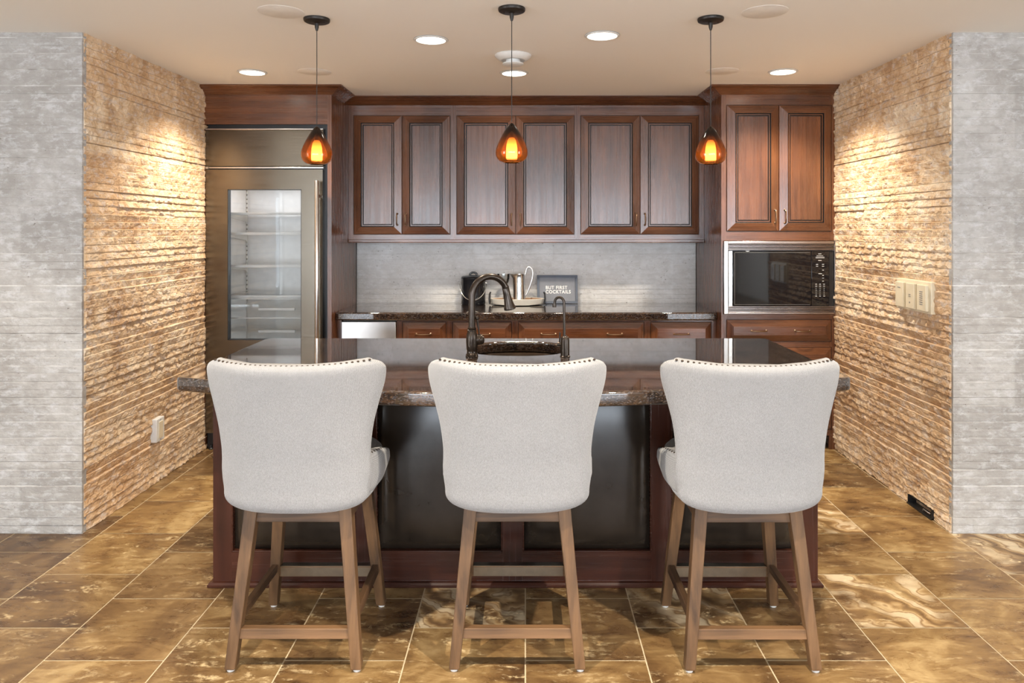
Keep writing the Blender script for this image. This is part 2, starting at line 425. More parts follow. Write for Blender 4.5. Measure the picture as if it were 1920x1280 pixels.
RIB = 0.3187 / 8
def stone_wall(name, p0, udir, ndir, length, z0, z1, du, dz, seed, rough, mat, phase, thick=0.12, hole=None):
    """split-face slabs 0.637 x 0.319 m, each sawn into eight ribs; p0 = floor point, u runs along the wall"""
    nu = int(length / du) + 1; nz = int((z1 - z0) / dz) + 1
    u = np.linspace(0, length, nu); u[0] = -0.0004; u[1] = 0.0; z = np.linspace(z0, z1, nz)
    U, Z = np.meshgrid(u, z)
    ri = np.floor(Z / RIB + 1e-6).astype(int); fz = Z / RIB - ri
    pr = ri // 8; ib = ri % 8
    jo = np.where(pr % 2 == phase, 0.305, 0.6235)
    cu = (U - jo) / 0.637; pc = np.floor(cu).astype(int); fc = cu - pc
    rr = np.random.RandomState(seed).rand(64, 64)
    amp = 0.45 + 0.9 * rr[pr % 64, pc % 64]
    B = np.sin(PI * (ib + 0.5) / 8) * 0.007 * amp
    tilt = np.where(ib < 4, 0.5 - fz, fz - 0.5) * (0.35 + 0.65 * np.abs(ib - 3.5) / 3.5)
    B = B + tilt * 0.0105 * (0.35 + 0.9 * np.random.RandomState(seed + 17).rand(128, 64)[ri % 128, pc % 64]) * (0.75 + 0.5 * amp)
    B += (np.random.RandomState(seed + 3).rand(128, 64)[ri % 128, pc % 64] - 0.5) * 0.0035
    n1 = vnoise(U / 0.045, Z / 0.030, seed + 1); n2 = vnoise(U / 0.016, Z / 0.012, seed + 2); n3 = vnoise(U / 0.008, Z / 0.006, seed + 9)
    H = B + (n1 - 0.5) * 0.0062 + (np.abs(n2 - 0.5)) * 0.0045 + np.abs(vnoise(U / 0.034, Z / 0.026, seed + 8) - 0.5) * 0.011 + (n3 - 0.5) * 0.002 + (vnoise(U / 0.11, Z / 0.09, seed + 6) - 0.5) * 0.008
    e = 0.55 * np.clip(vnoise(U / 0.022, ri * 3.7, seed + 4) - 0.22, 0, 1) + 0.12 * vnoise(U / 0.009, ri * 5.1, seed + 5)
    chip = np.where(ib < 4, 1.0, 0.15) * np.random.RandomState(seed + 13).rand(128, 64)[ri % 128, pc % 64]
    H -= 0.009 * chip * np.clip(1 - fz / np.maximum(e, 0.02), 0, 1) ** 0.5
    if rough < 1: H = H * rough
    d = np.minimum(fz, 1 - fz) * RIB
    gw = np.clip(1 - d / 0.0024, 0, 1)
    H -= gw * (0.0025 if rough >= 1 else 0.0020)
    dj = np.minimum(fc, 1 - fc) * 0.637
    gj = np.clip(1 - dj / 0.004, 0, 1)
    H -= gj * (0.004 if rough >= 1 else 0.003)
    H[:, 0] = -0.032                                                         # returns the raw edge of the slabs into the masonry
    ud = np.array(udir); nd = np.array(ndir)
    P = np.array(p0)[None, None, :] + U[..., None] * ud + H[..., None] * nd
    P[..., 2] += Z
    V = P.reshape(-1, 3)
    idx = np.arange(nu * nz).reshape(nz, nu)
    Q = np.stack([idx[:-1, :-1], idx[:-1, 1:], idx[1:, 1:], idx[1:, :-1]], -1).reshape(-1, 4)
    if hole is not None:
        uc = ((U[:-1, :-1] + U[1:, 1:]) / 2).reshape(-1); zc = ((Z[:-1, :-1] + Z[1:, 1:]) / 2).reshape(-1)
        keep = ~((uc > hole[0]) & (uc < hole[1]) & (zc < hole[2]))
        Q = Q[keep]
    # solid masonry behind the faces
    back = [np.array(p0) + ud * a + nd * b + np.array([0, 0, c]) for c in (z0, z1) for b in (-0.030, -thick - 0.03) for a in (0.06, length)]
    nb = len(V)
    V = np.vstack([V, np.array(back)])
    Fb = [(0, 2, 3, 1), (4, 5, 7, 6), (0, 1, 5, 4), (2, 6, 7, 3), (0, 4, 6, 2), (1, 3, 7, 5)]
    Q = np.vstack([Q, np.array(Fb) + nb])
    # skirt between face and masonry at the free ends
    me = bpy.data.meshes.new(name)
    me.vertices.add(len(V)); me.vertices.foreach_set('co', V.astype(np.float32).ravel())
    me.loops.add(len(Q) * 4); me.loops.foreach_set('vertex_index', Q.astype(np.int32).ravel())
    me.polygons.add(len(Q)); me.polygons.foreach_set('loop_start', np.arange(0, len(Q) * 4, 4, dtype=np.int32))
    me.polygons.foreach_set('use_smooth', np.zeros(len(Q), dtype=bool))
    me.update(calc_edges=True)
    ca = me.color_attributes.new('panel', 'FLOAT_COLOR', 'POINT')
    tone = np.random.RandomState(seed + 7).rand(64, 64)[pr % 64, pc % 64]
    C = np.zeros((len(V), 4), dtype=np.float32); C[:, 3] = 1
    C[:nb, 0] = tone.ravel() ** 1.5
    C[:nb, 1] = (np.clip(gw * vnoise(U / 0.05, ri * 2.3, seed + 11) * 2.2 - 0.55, 0, 1) * (1.0 if rough < 1 else 0.4)).ravel()
    C[:nb, 2] = (gw * (ib < 5)).ravel()  # mask for the shade painted under the overhanging lower ribs
    ca.data.foreach_set('color', C.ravel())
    # face normals towards the room
    nrm = np.cross(V[Q[0][1]] - V[Q[0][0]], V[Q[0][3]] - V[Q[0][0]])
    if np.dot(nrm, nd) < 0: me.flip_normals()
    me.materials.append(mat)
    o = bpy.data.objects.new(name, me); COL.objects.link(o)
    return tag(o, kind='structure')

XL, XR, YC, YB = -2.21, 2.133, 3.585, 5.726
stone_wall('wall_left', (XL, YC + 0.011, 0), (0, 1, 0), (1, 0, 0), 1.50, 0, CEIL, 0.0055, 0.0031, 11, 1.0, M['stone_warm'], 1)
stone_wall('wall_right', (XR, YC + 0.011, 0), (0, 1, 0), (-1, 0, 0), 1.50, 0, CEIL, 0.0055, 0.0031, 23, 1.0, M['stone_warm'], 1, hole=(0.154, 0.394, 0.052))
stone_wall('wall_left_front', (XL + 0.004, YC, 0), (-1, 0, 0), (0, -1, 0), 2.8, 0, CEIL, 0.012, 0.0042, 31, 0.30, M['stone_grey'], 0)
stone_wall('wall_right_front', (XR - 0.004, YC, 0), (1, 0, 0), (0, -1, 0), 2.8, 0, CEIL, 0.012, 0.0042, 43, 0.30, M['stone_grey'], 0)
stone_wall('wall_back', (-1.36, YB, 0), (1, 0, 0), (0, -1, 0), 2.74, 0.80, 1.5, 0.010, 0.0042, 57, 0.30, M['stone_pale'], 0)

def struct(o): return tag(o, kind='structure')

# ------------------------------------------------------------------ floor, ceiling, rest of the room
TL = 0.424
RYB = -7.2          # rear wall of the room, behind the viewer
def build_floor():
    mb = MB(); cols = []
    special = {(3, 6): (0.95, 0.10), (3, 8): (1.0, 0.05), (5, 7): (0.95, 0.45), (-1, 6): (0.85, 0.9), (1, 6): (0.95, 0.75), (-5, 7): (0.5, 0.15),
               (-5, 6): (0.35, 0.45), (-4, 6): (0.1, 0.35), (-4, 7): (0.1, 0.55), (-6, 7): (0.05, 0.85), (-6, 8): (0.05, 0.9), (-5, 8): (0.05, 0.05),
               (-4, 5): (0.05, 0.25), (3, 5): (0.05, 0.15), (4, 7): (0.15, 0.35), (3, 7): (0.05, 0.3), (4, 8): (0.0, 0.1), (4, 6): (0.1, 0.1), (4, 5): (0.1, 0.05),
               (2, 5): (0.15, 0.35), (2, 6): (0.2, 0.6), (-2, 5): (0.4, 0.3), (-1, 5): (0.45, 0.35), (0, 5): (0.05, 0.35), (0, 6): (0.05, 0.65), (-3, 5): (0.45, 0.55), (-2, 6): (0.2, 0.6), (-3, 6): (0.1, 0.45), (1, 5): (0.35, 0.4), (-4, 8): (0.3, 0.7), (-5, 9): (0.3, 0.05), (-4, 9): (0.05, 0.0), (-5, 10): (0.05, 0.5), (3, 9): (0.05, 0.0), (4, 9): (0.05, 0.0), (3, 10): (0.05, 0.0)}
    g = 0.0026
    for c in range(-12, 12):
        off = 0.197 if c % 2 else -0.010
        for r in range(-18, 14):
            x0, x1 = c * TL + g, (c + 1) * TL - g
            y0, y1 = max(off + r * TL + g, RYB), min(off + (r + 1) * TL - g, 5.78)
            if y1 - y0 < 0.01: continue
            mb.add([(x0, y0, 0), (x1, y0, 0), (x1, y1, 0), (x0, y1, 0)], [(0, 1, 2, 3)], 0)
            sw, tn = special.get((c, r), (random.random() ** 2.2 * 0.6, random.random() * 0.55))
            cols.append((random.random(), sw, tn))
    mb.add([(-5.1, RYB, -0.0015), (5.1, RYB, -0.0015), (5.1, 5.8, -0.0015), (-5.1, 5.8, -0.0015)], [(0, 1, 2, 3)], 1)
    cols.append((0, 0, 0))
    mb.box(-5.1, 5.1, RYB, 5.8, -0.12, -0.004, 1)
    cols += [(0, 0, 0)] * 6
    me = bpy.data.meshes.new('floor'); me.from_pydata(mb.v, [], mb.f)
    ca = me.color_attributes.new('tile', 'FLOAT_COLOR', 'CORNER')
    k = 0
    for p, cc in zip(me.polygons, cols):
        for li in p.loop_indices: ca.data[li].color = (cc[0], cc[1], cc[2], 1)
    me.materials.append(M['tile']); me.materials.append(M['grout'])
    me.polygons.foreach_set('material_index', mb.m)
    o = bpy.data.objects.new('floor', me); COL.objects.link(o)
    return struct(o)
build_floor()
struct(MB().box(-5.1, 5.1, RYB, 5.95, CEIL, CEIL + 0.12).build('ceiling', M['plaster']))
WX, WZ0, WZ1, WY = 4.4, 0.06, 2.30, RYB + 0.1
def window(name, a, b, fixed, axis, n):
    """mullioned window between a and b along the wall, glass and all"""
    def bx_(m, p, q, d0, d1, z0, z1):
        if axis == 'x': m.box(p, q, fixed + d0, fixed + d1, z0, z1)
        else: m.box(fixed + d0, fixed + d1, p, q, z0, z1)
    m = MB()
    for i in range(n + 1):
        p = a + (b - a) * i / n
        bx_(m, p - 0.035, p + 0.035, -0.03, 0.03, WZ0, WZ1)
    bx_(m, a, b, -0.03, 0.03, WZ0, WZ0 + 0.06); bx_(m, a, b, -0.03, 0.03, WZ1 - 0.06, WZ1)
    wf = struct(m.build(name, M['white']))
    m = MB(); bx_(m, a, b, -0.003, 0.003, WZ0, WZ1); m.build('pane', M['pane'], wf)
mb = MB()
mb.box(-5.12, -WX, WY - 0.06, WY + 0.06, 0, CEIL); mb.box(WX, 5.12, WY - 0.06, WY + 0.06, 0, CEIL)
mb.box(-WX, WX, WY - 0.06, WY + 0.06, 0, WZ0); mb.box(-WX, WX, WY - 0.06, WY + 0.06, WZ1, CEIL)
struct(mb.build('wall_rear', M['wallpaint']))
window('window_1', -WX, WX, WY, 'x', 5)
SWA, SWB = -5.0, 0.5  # extent of the invented side windows, added to brighten the ceiling
for i, (sx, nm) in enumerate(((-5.06, 'wall_left_side'), (5.06, 'wall_right_side'))):
    mb = MB()
    mb.box(sx - 0.06, sx + 0.06, WY, SWA, 0, CEIL); mb.box(sx - 0.06, sx + 0.06, SWB, 3.62, 0, CEIL)
    mb.box(sx - 0.06, sx + 0.06, SWA, SWB, 0, WZ0); mb.box(sx - 0.06, sx + 0.06, SWA, SWB, WZ1, CEIL)
    struct(mb.build(nm, M['wallpaint']))
    window("window_%d" % (i + 2), SWA, SWB, sx, "y", 4)  # added window, out of view, to carry extra fill
# masonry behind the cabinets closes the alcove
struct(MB().box(-2.5, 2.5, YB + 0.035, YB + 0.15, 0, CEIL).build('wall_back_masonry', M['wallpaint']))

# ------------------------------------------------------------------ cabinet doors, drawers, pulls
def pull(path_a, path_b, out, name, mat, parent, r=0.0042):
    """arched bar pull between two points, standing `out` proud towards the room (-y)"""
    a, b = Vector(path_a), Vector(path_b)
    o = Vector((0, -out, 0)); d = (b - a)
    mb = MB()
    mb.tube([a, a + o * 0.75, a + o + d * 0.10, a + o * 1.08 + d * 0.5, b + o - d * 0.10, b + o * 0.75, b], [r * 1.25, r, r, r * 1.15, r, r, r * 1.25], 8)
    for p in (a, b):
        mb.lathe([(r * 2.0, 0), (r * 2.0, 0.003), (r * 1.3, 0.006)], (p.x, p.y, p.z), 10, (0, -1, 0))
    return mb.build(name, mat, parent, True)

def rings(x0, x1, z0, z1, y, prof, mb):
    """prof: (inset, proud, material) rings from the outside in"""
    pr = []
    for ins, d, m in prof:
        pr.append(([(x0 + ins, y - d, z0 + ins), (x1 - ins, y - d, z0 + ins), (x1 - ins, y - d, z1 - ins), (x0 + ins, y - d, z1 - ins)], m))
    for (a, _), (b, m) in zip(pr, pr[1:]):
        for k in range(4):
            j = (k + 1) % 4
            mm = m
            if m == 0 and k in (1, 3): mm = 1          # stiles carry upright grain, rails level grain
            mb.add([a[k], a[j], b[j], b[k]], [(0, 1, 2, 3)], mm)
    return pr[-1][0]

def cab_door(x0, x1, z0, z1, y, parent, hx, hz0, hz1, label=None):
    mb = MB()
    last = rings(x0, x1, z0, z1, y, [(0, 0, 0), (0.0008, 0.009, 0), (0.003, 0.011, 0), (0.056, 0.0235, 0), (0.0575, 0.0225, 2), (0.059, 0.012, 2), (0.062, 0.012, 2),
                                     (0.064, 0.018, 0), (0.070, 0.018, 0), (0.072, 0.010, 2), (0.077, 0.010, 2)], mb)
    d = mb.build('door', [M['wood_h'], M['wood_v'], M['glaze']], parent)
    pm = MB(); pm.hexa([(last[0][0], y - 0.002, last[0][2]), (last[1][0], y - 0.002, last[1][2]), (last[2][0], y - 0.002, last[2][2]), (last[3][0], y - 0.002, last[3][2])],
                       [(last[0][0] + .001, y - 0.015, last[0][2] + .001), (last[1][0] - .001, y - 0.015, last[1][2] + .001), (last[2][0] - .001, y - 0.015, last[2][2] - .001), (last[3][0] + .001, y - 0.015, last[3][2] - .001)])
    pm.build('door_panel', M['wood_v'], d)
    pull((hx, y - 0.017, hz0), (hx, y - 0.017, hz1), 0.026, 'handle', M['pull'], d)
    return d

def cab_drawer(x0, x1, z0, z1, y, parent, pulls, plen=0.095):
    mb = MB()
    e = min(0.045, (z1 - z0) * 0.3)
    last = rings(x0, x1, z0, z1, y, [(0, 0, 0), (0.0008, 0.006, 0), (0.002, 0.008, 0), (e, 0.022, 0)], mb)
    mb.add(last, [(0, 1, 2, 3)], 0)
    d = mb.build('drawer', [M['wood_h'], M['wood_v'], M['glaze']], parent)
    zc = (z0 + z1) / 2
    for hx in pulls:
        pull((hx - plen / 2, y - 0.022, zc), (hx + plen / 2, y - 0.022, zc), 0.026, 'handle', M['pull'], d)
    return d

def frame_with_openings(x0, x1, z0, z1, y, depth, openings, mb):
    """face frame: stiles and rails round openings, 18 mm thick, set back gaps show dark"""
    xs = sorted({x0, x1, *[o[0] for o in openings], *[o[1] for o in openings]})
    zs = sorted({z0, z1, *[o[2] for o in openings], *[o[3] for o in openings]})
    for i in range(len(xs) - 1):
        for j in range(len(zs) - 1):
            cxm, czm = (xs[i] + xs[i + 1]) / 2, (zs[j] + zs[j + 1]) / 2
            if any(o[0] < cxm < o[1] and o[2] < czm < o[3] for o in openings): continue
            mb.box(xs[i], xs[i + 1], y, y + depth, zs[j], zs[j + 1], 0 if (xs[i + 1] - xs[i]) > (zs[j + 1] - zs[j]) else 1)

GAP = 0.003
def inset(o): return (o[0] + GAP, o[1] - GAP, o[2] + GAP, o[3] - GAP)

# wall cabinets over the back counter
YU = 5.435
sU = F / YU
def ux(px): return (px - CX) / sU
XA, XB = -1.334, 1.349          # side panels of the two tall units
DZ0, DZ1 = 1.472, 2.374
units = [(XA + .001, ux(850.3), (ux(662.5), ux(754), ux(844.8)), ux(745.5), ux(761), 'cherry wall cabinet nearest the glass-door refrigerator, with two narrow doors'),
         (ux(850.3), ux(1083), (ux(855.5), ux(967), ux(1077.3)), ux(959.5), ux(975.5), 'middle cherry wall cabinet with two doors, behind the central pendant lamp'),
         (ux(1083), XB - .001, (ux(1088), ux(1200), ux(1311)), ux(1192), ux(1208.5), 'cherry wall cabinet with two doors beside the microwave tower')]
for x0, x1, dd, h0, h1, lab in units:
    t = thing('wall_cabinet', ((x0 + x1) / 2, YU, 1.44), lab, 'cabinet', 'cherry wall cabinets above the back counter')
    mb = MB()
    frame_with_openings(x0, x1, 1.436, 2.47, YU, 0.018, [(dd[0], dd[2], DZ0, DZ1)], mb)
    mb.box(x0, x1, YU + 0.018, YB - 0.03, 1.436, 2.47, 1)
    mb.build('body', [M['wood_h'], M['wood_v']], t)
    g = MB().box(dd[0], dd[2], YU + 0.006, YU + 0.0175, DZ0, DZ1).build('shadow_gap', M['glaze'], t)
    cab_door(dd[0] + GAP, dd[1] - 0.0012, DZ0 + GAP, DZ1 - GAP, YU + 0.006, t, h0, 1.546, 1.630)
    cab_door(dd[1] + 0.0012, dd[2] - GAP, DZ0 + GAP, DZ1 - GAP, YU + 0.006, t, h1, 1.546, 1.630)

def crown(pts, z0, z1, proj, name, parent=None):
    """crown moulding swept along plan points (x, y, nx, ny): outward normal of each mitre"""
    prof = [(0.0, 0.0), (0.10, 0.0), (0.14, 0.06), (0.18, 0.10), (0.30, 0.22), (0.52, 0.52), (0.80, 0.78), (0.90, 0.84), (0.93, 0.90), (1.0, 0.92), (1.0, 1.0), (0.0, 1.0)]
    rg = []
    for x, y, nx, ny in pts:
        rg.append([(x + nx * proj * a, y + ny * proj * a, z0 + (z1 - z0) * b) for a, b in prof])
    mb = MB(); mb.loft(rg, True, True, True)
    return mb.build(name, M['wood_h'], parent, True, angle=25)

struct(crown([(XA + 0.001, YU, 0, -1), (XB - 0.001, YU, 0, -1)], 2.446, CEIL - 0.001, 0.155, 'trim_1'))
mb = MB(); mb.box(XA + 0.001, XB - 0.001, YU - 0.014, YU + 0.03, 1.411, 1.4355)
mb.box(XA + 0.001, XB - 0.001, YU - 0.022, YU + 0.03, 1.411, 1.418)
struct(mb.build('trim_2', M['wood_h'], None, bevel=0.003))

# tall units
YT = 4.956
sT = F / YT
def tx(px): return (px - CX) / sT
def tz(py): return CAMZ - (py - HY) / sT

# --- refrigerator housing
t = thing('refrigerator_housing', (-1.77, YT, 0), 'tall cherry housing with panel and crown built round the steel refrigerator', 'cabinet')
fx0, fx1 = tx(382), XA
ox0, ox1, oz1 = tx(385), tx(614), tz(233)
mb = MB()
frame_with_openings(fx0, fx1, 0, 2.47, YT, 0.02, [(ox0, ox1, 0, oz1)], mb)
mb.box(fx1 - 0.02, fx1, YT + 0.02, YB - 0.03, 0, 2.47, 1)
mb.box(fx0, ox0, YT + 0.02, YB - 0.03, 0, 2.47, 1)
mb.box(ox0, fx1 - 0.02, YT + 0.02, YB - 0.03, oz1 + 0.05, oz1 + 0.07, 1)
mb.box(fx0, fx1, YB - 0.05, YB - 0.03, 0, 2.47, 1)
mb.build('body', [M['wood_h'], M['wood_v']], t)
crown([(fx0 - 0.02, YT, 0, -1), (fx1, YT, 1, -1), (fx1, YU - 0.16, 1, 0)], 2.438, CEIL - 0.001, 0.088, 'crown', t)

# --- refrigerator
rx0, rx1, RY = tx(387), tx(607), YT - 0.012
t = thing('refrigerator', ((rx0 + rx1) / 2, RY, 0), 'tall built-in stainless steel refrigerator with a glass door and bar handle', 'refrigerator')
gz0, gz1 = tz(312), tz(244)
MB().box(rx0, rx1, RY, RY + 0.04, gz0, gz1).build('top_panel', M['steel_h'], t, bevel=0.003)
mb = MB(); mb.box(rx0, rx1, RY - 0.006, RY + 0.02, gz1, gz1 + 0.010)
mb.build('top_trim', M['satin'], t, bevel=0.002)
mb = MB(); mb.box(rx0 + 0.02, rx1, RY + 0.004, RY + 0.03, gz0 - 0.014, gz0 - 0.004); mb.box(rx0 - 0.002, rx0 + 0.018, RY + 0.002, RY + 0.03, gz0 - 0.016, gz0 - 0.002)
mb.build('hinge_rail', M['satin'], t, bevel=0.001)
mb = MB(); ga, gb, gc, gd = rx0 - 0.002, rx1 + 0.02, 0.10, gz1 + 0.05
mb.box(ga, rx0 + 0.03, RY + 0.045, RY + 0.05, gc, gd); mb.box(rx1 - 0.03, gb, RY + 0.045, RY + 0.05, gc, gd)
mb.box(rx0 + 0.03, rx1 - 0.03, RY + 0.045, RY + 0.05, gc, 0.16); mb.box(rx0 + 0.03, rx1 - 0.03, RY + 0.045, RY + 0.05, 1.865, gd)
mb.build('black_gasket', M['black'], t)
# door with window opening
dz0, dz1 = 0.115, gz0 - 0.022
wx0, wx1, wz0, wz1 = tx(428), tx(566), tz(637), tz(355)
mb = MB()
xs = [rx0, wx0, wx1, rx1 - 0.004]; zs = [dz0, wz0, wz1, dz1]
for i in range(3):
    for j in range(3):
        if i == 1 and j == 1: continue
        mb.box(xs[i], xs[i + 1], RY, RY + 0.044, zs[j], zs[j + 1], 0)
dr = mb.build('door', M['steel_h'], t)
mb = MB()
e = 0.004
mb.box(wx0, wx0 + e, RY + 0.001, RY + 0.046, wz0, wz1); mb.box(wx1 - e, wx1, RY + 0.001, RY + 0.046, wz0, wz1)
mb.box(wx0, wx1, RY + 0.001, RY + 0.046, wz0, wz0 + e); mb.box(wx0, wx1, RY + 0.001, RY + 0.046, wz1 - e, wz1)
mb.build('window_gasket', M['black'], dr)
MB().box(wx0 + e, wx1 - e, RY + 0.026, RY + 0.031, wz0 + e, wz1 - e).build('glass', M['pane'], dr)
hx = tx(594.5) * 0.985
mb = MB(); mb.lathe([(0.0, 0), (0.012, 0.0), (0.0145, 0.004), (0.0145, 1.40), (0.012, 1.404), (0, 1.404)], (hx, RY - 0.068, 0.44), 20)
for hz in (0.50, 1.74):
    mb.tube([(hx, RY - 0.066, hz), (hx + 0.004, RY - 0.04, hz), (hx + 0.008, RY + 0.002, hz)], 0.010, 10)
mb.build('handle', M['satin'], dr, True)
# interior
LX0, LX1, LY0, LY1, LZ0, LZ1 = rx0 + 0.035, rx1 - 0.035, RY + 0.052, 5.60, 0.16, 1.86
mb = MB(); k = 0.012
mb.box(LX0 - k, LX0, LY0, LY1, LZ0, LZ1); mb.box(LX1, LX1 + k, LY0, LY1, LZ0, LZ1)
mb.box(LX0 - k, LX1 + k, LY1, LY1 + k, LZ0, LZ1); mb.box(LX0 - k, LX1 + k, LY0, LY1 + k, LZ0 - k, LZ0); mb.box(LX0 - k, LX1 + k, LY0, LY1 + k, LZ1, LZ1 + k)
mb.build('liner', M['liner'], t)
SY0 = 5.10
for sz in (1.625, 1.483, 1.252, 1.038):
    sh = MB().box(LX0 + 0.012, LX1 - 0.012, SY0 + 0.012, LY1 - 0.02, sz - 0.003, sz + 0.003).build('shelf', M['shelfglass'], t)
    mb = MB(); mb.box(LX0 + 0.010, LX1 - 0.010, SY0, SY0 + 0.012, sz - 0.010, sz + 0.008)
    mb.build('shelf_edge', M['white'], sh, bevel=0.002)
    for bx in (LX0 + 0.006, LX1 - 0.012):
        mb = MB()
        mb.add([(bx, LY1 - 0.03, sz - 0.004), (bx, LY1 - 0.03, sz - 0.075), (bx, LY1 - 0.06, sz - 0.055), (bx, SY0 + 0.05, sz - 0.016), (bx, SY0 + 0.05, sz - 0.004),
                (bx + .006, LY1 - 0.03, sz - 0.004), (bx + .006, LY1 - 0.03, sz - 0.075), (bx + .006, LY1 - 0.06, sz - 0.055), (bx + .006, SY0 + 0.05, sz - 0.016), (bx + .006, SY0 + 0.05, sz - 0.004)],
               [(4, 3, 2, 1, 0), (5, 6, 7, 8, 9), (0, 1, 6, 5), (1, 2, 7, 6), (2, 3, 8, 7), (3, 4, 9, 8), (4, 0, 5, 9)])
        mb.build('shelf_bracket', M['white'], sh)
for bx in (LX0 + 0.002, LX1 - 0.010):
    mb = MB(); mb.box(bx, bx + 0.008, LY1 - 0.030, LY1 - 0.018, 0.95, 1.84)
    for q in range(26): mb.box(bx - 0.001, bx + 0.009, LY1 - 0.0312, LY1 - 0.029, 0.98 + q * 0.033, 0.992 + q * 0.033, 1)
    mb.build('shelf_track', [M['white'], M['grey_trim']], t)
for z0, z1 in ((0.893, 1.022), (0.735, 0.885)):
    mb = MB(); x0, x1, y0, y1 = LX0 + 0.02, LX1 - 0.02, SY0 + 0.015, LY1 - 0.08
    mb.loft([[(x0, y0, z0), (x1, y0, z0), (x1, y1, z0), (x0, y1, z0)], [(x0, y0, z1), (x1, y0, z1), (x1, y1, z1), (x0, y1, z1)]], True, True, False)
    dw = mb.build('crisper_drawer', M['shelfglass'], t)
    mb = MB(); mb.box(x0, x1, y0 - 0.006, y0, z1 - 0.006, z1 + 0.004); mb.box(x0 - 0.004, x0 + 0.032, y0 - 0.006, y0, z0, z1)
    mb.build('drawer_rim', M['white'], dw, bevel=0.001)
    MB().box((x0 + x1) / 2 - 0.10, (x0 + x1) / 2 + 0.16, y0 - 0.02, y0 - 0.004, z0 + 0.045, z0 + 0.065).build('handle', M['white'], dw, bevel=0.003)
MB().box(rx0, rx1 + 0.006, RY + 0.03, RY + 0.06, 0.005, 0.11).build('kick_plate', M['black'], t)
mb = MB(); mb.lathe([(0.014, 0), (0.016, 0.006), (0.009, 0.012), (0.009, 0.03)], (rx0 + 0.03, RY + 0.015, 0.0), 12)
mb.build('foot', M['black'], t, True)

# --- microwave tower
t = thing('microwave_tower', (1.74, YT, 0), 'tall cherry cabinet with doors above and drawers below the black microwave', 'cabinet')
fx0, fx1 = XB, tx(1567)
DL, DM, DR = tx(1361.5), tx(1460), tx(1559.5)
dzt, dzb = tz(196.5), tz(434)
mz1, mz0 = tz(451), tz(589)
dws = [(tz(640.5), tz(598.5)), (0.45, tz(650.5)), (0.135, 0.425)]
mb = MB()
ops = [(DL, DR, dzb, dzt), (tx(1355.5), tx(1565.0), mz0, mz1)] + [(DL, DR, a, b) for a, b in dws] + [(DL, fx1 - 0.045, 0, 0.095)]
frame_with_openings(fx0, fx1, 0, 2.47, YT, 0.02, ops, mb)
mb.box(fx0, fx0 + 0.003, YT + 0.02, YB - 0.03, 0, 2.47, 1)
mb.box(fx1 - 0.004, fx1, YT + 0.02, YB - 0.03, 0, 2.47, 1)
mb.box(fx0, fx1, YB - 0.05, YB - 0.03, 0, 2.47, 1)
for zz in (mz0 - 0.006, mz1 + 0.002): mb.box(fx0 + 0.003, fx1 - 0.004, YT + 0.02, YB - 0.05, zz, zz + 0.004, 1)
mb.build('body', [M['wood_h'], M['wood_v']], t)
for a, b in [(dzb, dzt)] + dws: MB().box(DL, DR, YT + 0.006, YT + 0.019, a, b).build('shadow_gap', M['glaze'], t)
MB().box(DL, fx1 - 0.045, YT + 0.06, YT + 0.075, 0, 0.095).build('toe_kick', M['glaze'], t)
cab_door(DL + GAP, DM - 0.0012, dzb + GAP, dzt - GAP, YT + 0.006, t, tx(1452), tz(418), tz(394))
cab_door(DM + 0.0012, DR - GAP, dzb + GAP, dzt - GAP, YT + 0.006, t, tx(1470.5), tz(418), tz(394))
for a, b in dws:
    cab_drawer(DL + GAP, DR - GAP, a + GAP, b - GAP, YT + 0.006, t, (tx(1421.5), tx(1503)), 0.10)
crown([(fx0, YU - 0.16, -1, 0), (fx0, YT, -1, -1), (fx1 + 0.02, YT, 0, -1)], 2.438, CEIL - 0.001, 0.088, 'crown', t)

# --- microwave
t = thing('microwave', (1.75, YT, mz0), 'black built-in microwave with steel louvred trim between cherry doors and drawers', 'microwave')
mx0, mx1, MY = tx(1356), tx(1564.5), YT - 0.014
mb = MB(); mb.box(mx0 + 0.01, mx1 - 0.008, YT + 0.022, YT + 0.42, mz0 + 0.014, mz1 - 0.014)
mb.build('body', M['black'], t)
mb = MB()
tf = MB(); tf.box(mx0, mx0 + 0.030, MY - 0.006, YT + 0.02, mz0 + 0.003, mz1 - 0.003); tf.build('trim_post', M['satin'], t, bevel=0.003)
mb.box(mx1 - 0.006, mx1, MY - 0.006, YT + 0.02, mz0 + 0.003, mz1 - 0.003)
mb.box(mx0 + 0.03, mx1 - 0.006, MY, YT + 0.02, mz1 - 0.022, mz1 - 0.003)
mb.box(mx0 + 0.03, mx1 - 0.006, MY, YT + 0.02, mz0 + 0.003, mz0 + 0.016)
mb.build('trim_frame', M['rosesteel'], t, bevel=0.002)
for za, zb in ((mz1 - 0.066, mz1 - 0.024), (mz0 + 0.018, mz0 + 0.058)):
    for q in range(4):
        zz = za + (zb - za) * (q + 0.5) / 4
        MB().add([(mx0 + 0.03, MY, zz - 0.0028), (mx1 - 0.006, MY, zz - 0.0028), (mx1 - 0.006, MY + 0.014, zz + 0.004), (mx0 + 0.03, MY + 0.014, zz + 0.004),
                  (mx0 + 0.03, MY, zz + 0.0012), (mx1 - 0.006, MY, zz + 0.0012), (mx1 - 0.006, MY + 0.014, zz + 0.008), (mx0 + 0.03, MY + 0.014, zz + 0.008)],
                 [(3, 2, 1, 0), (4, 5, 6, 7), (0, 1, 5, 4), (1, 2, 6, 5), (2, 3, 7, 6), (3, 0, 4, 7)]).build('louvre', M['rosesteel'], t)
wz0m, wz1m = tz(573.5), tz(470.5)
dx0, dx1, cx1 = tx(1373.5), tx(1520), tx(1553)
mb = MB(); mb.box(dx0, dx1 - 0.0015, MY + 0.002, YT + 0.02, wz0m, wz1m)
dm = mb.build('door', M['blackgloss'], t, bevel=0.002)
mb = MB()
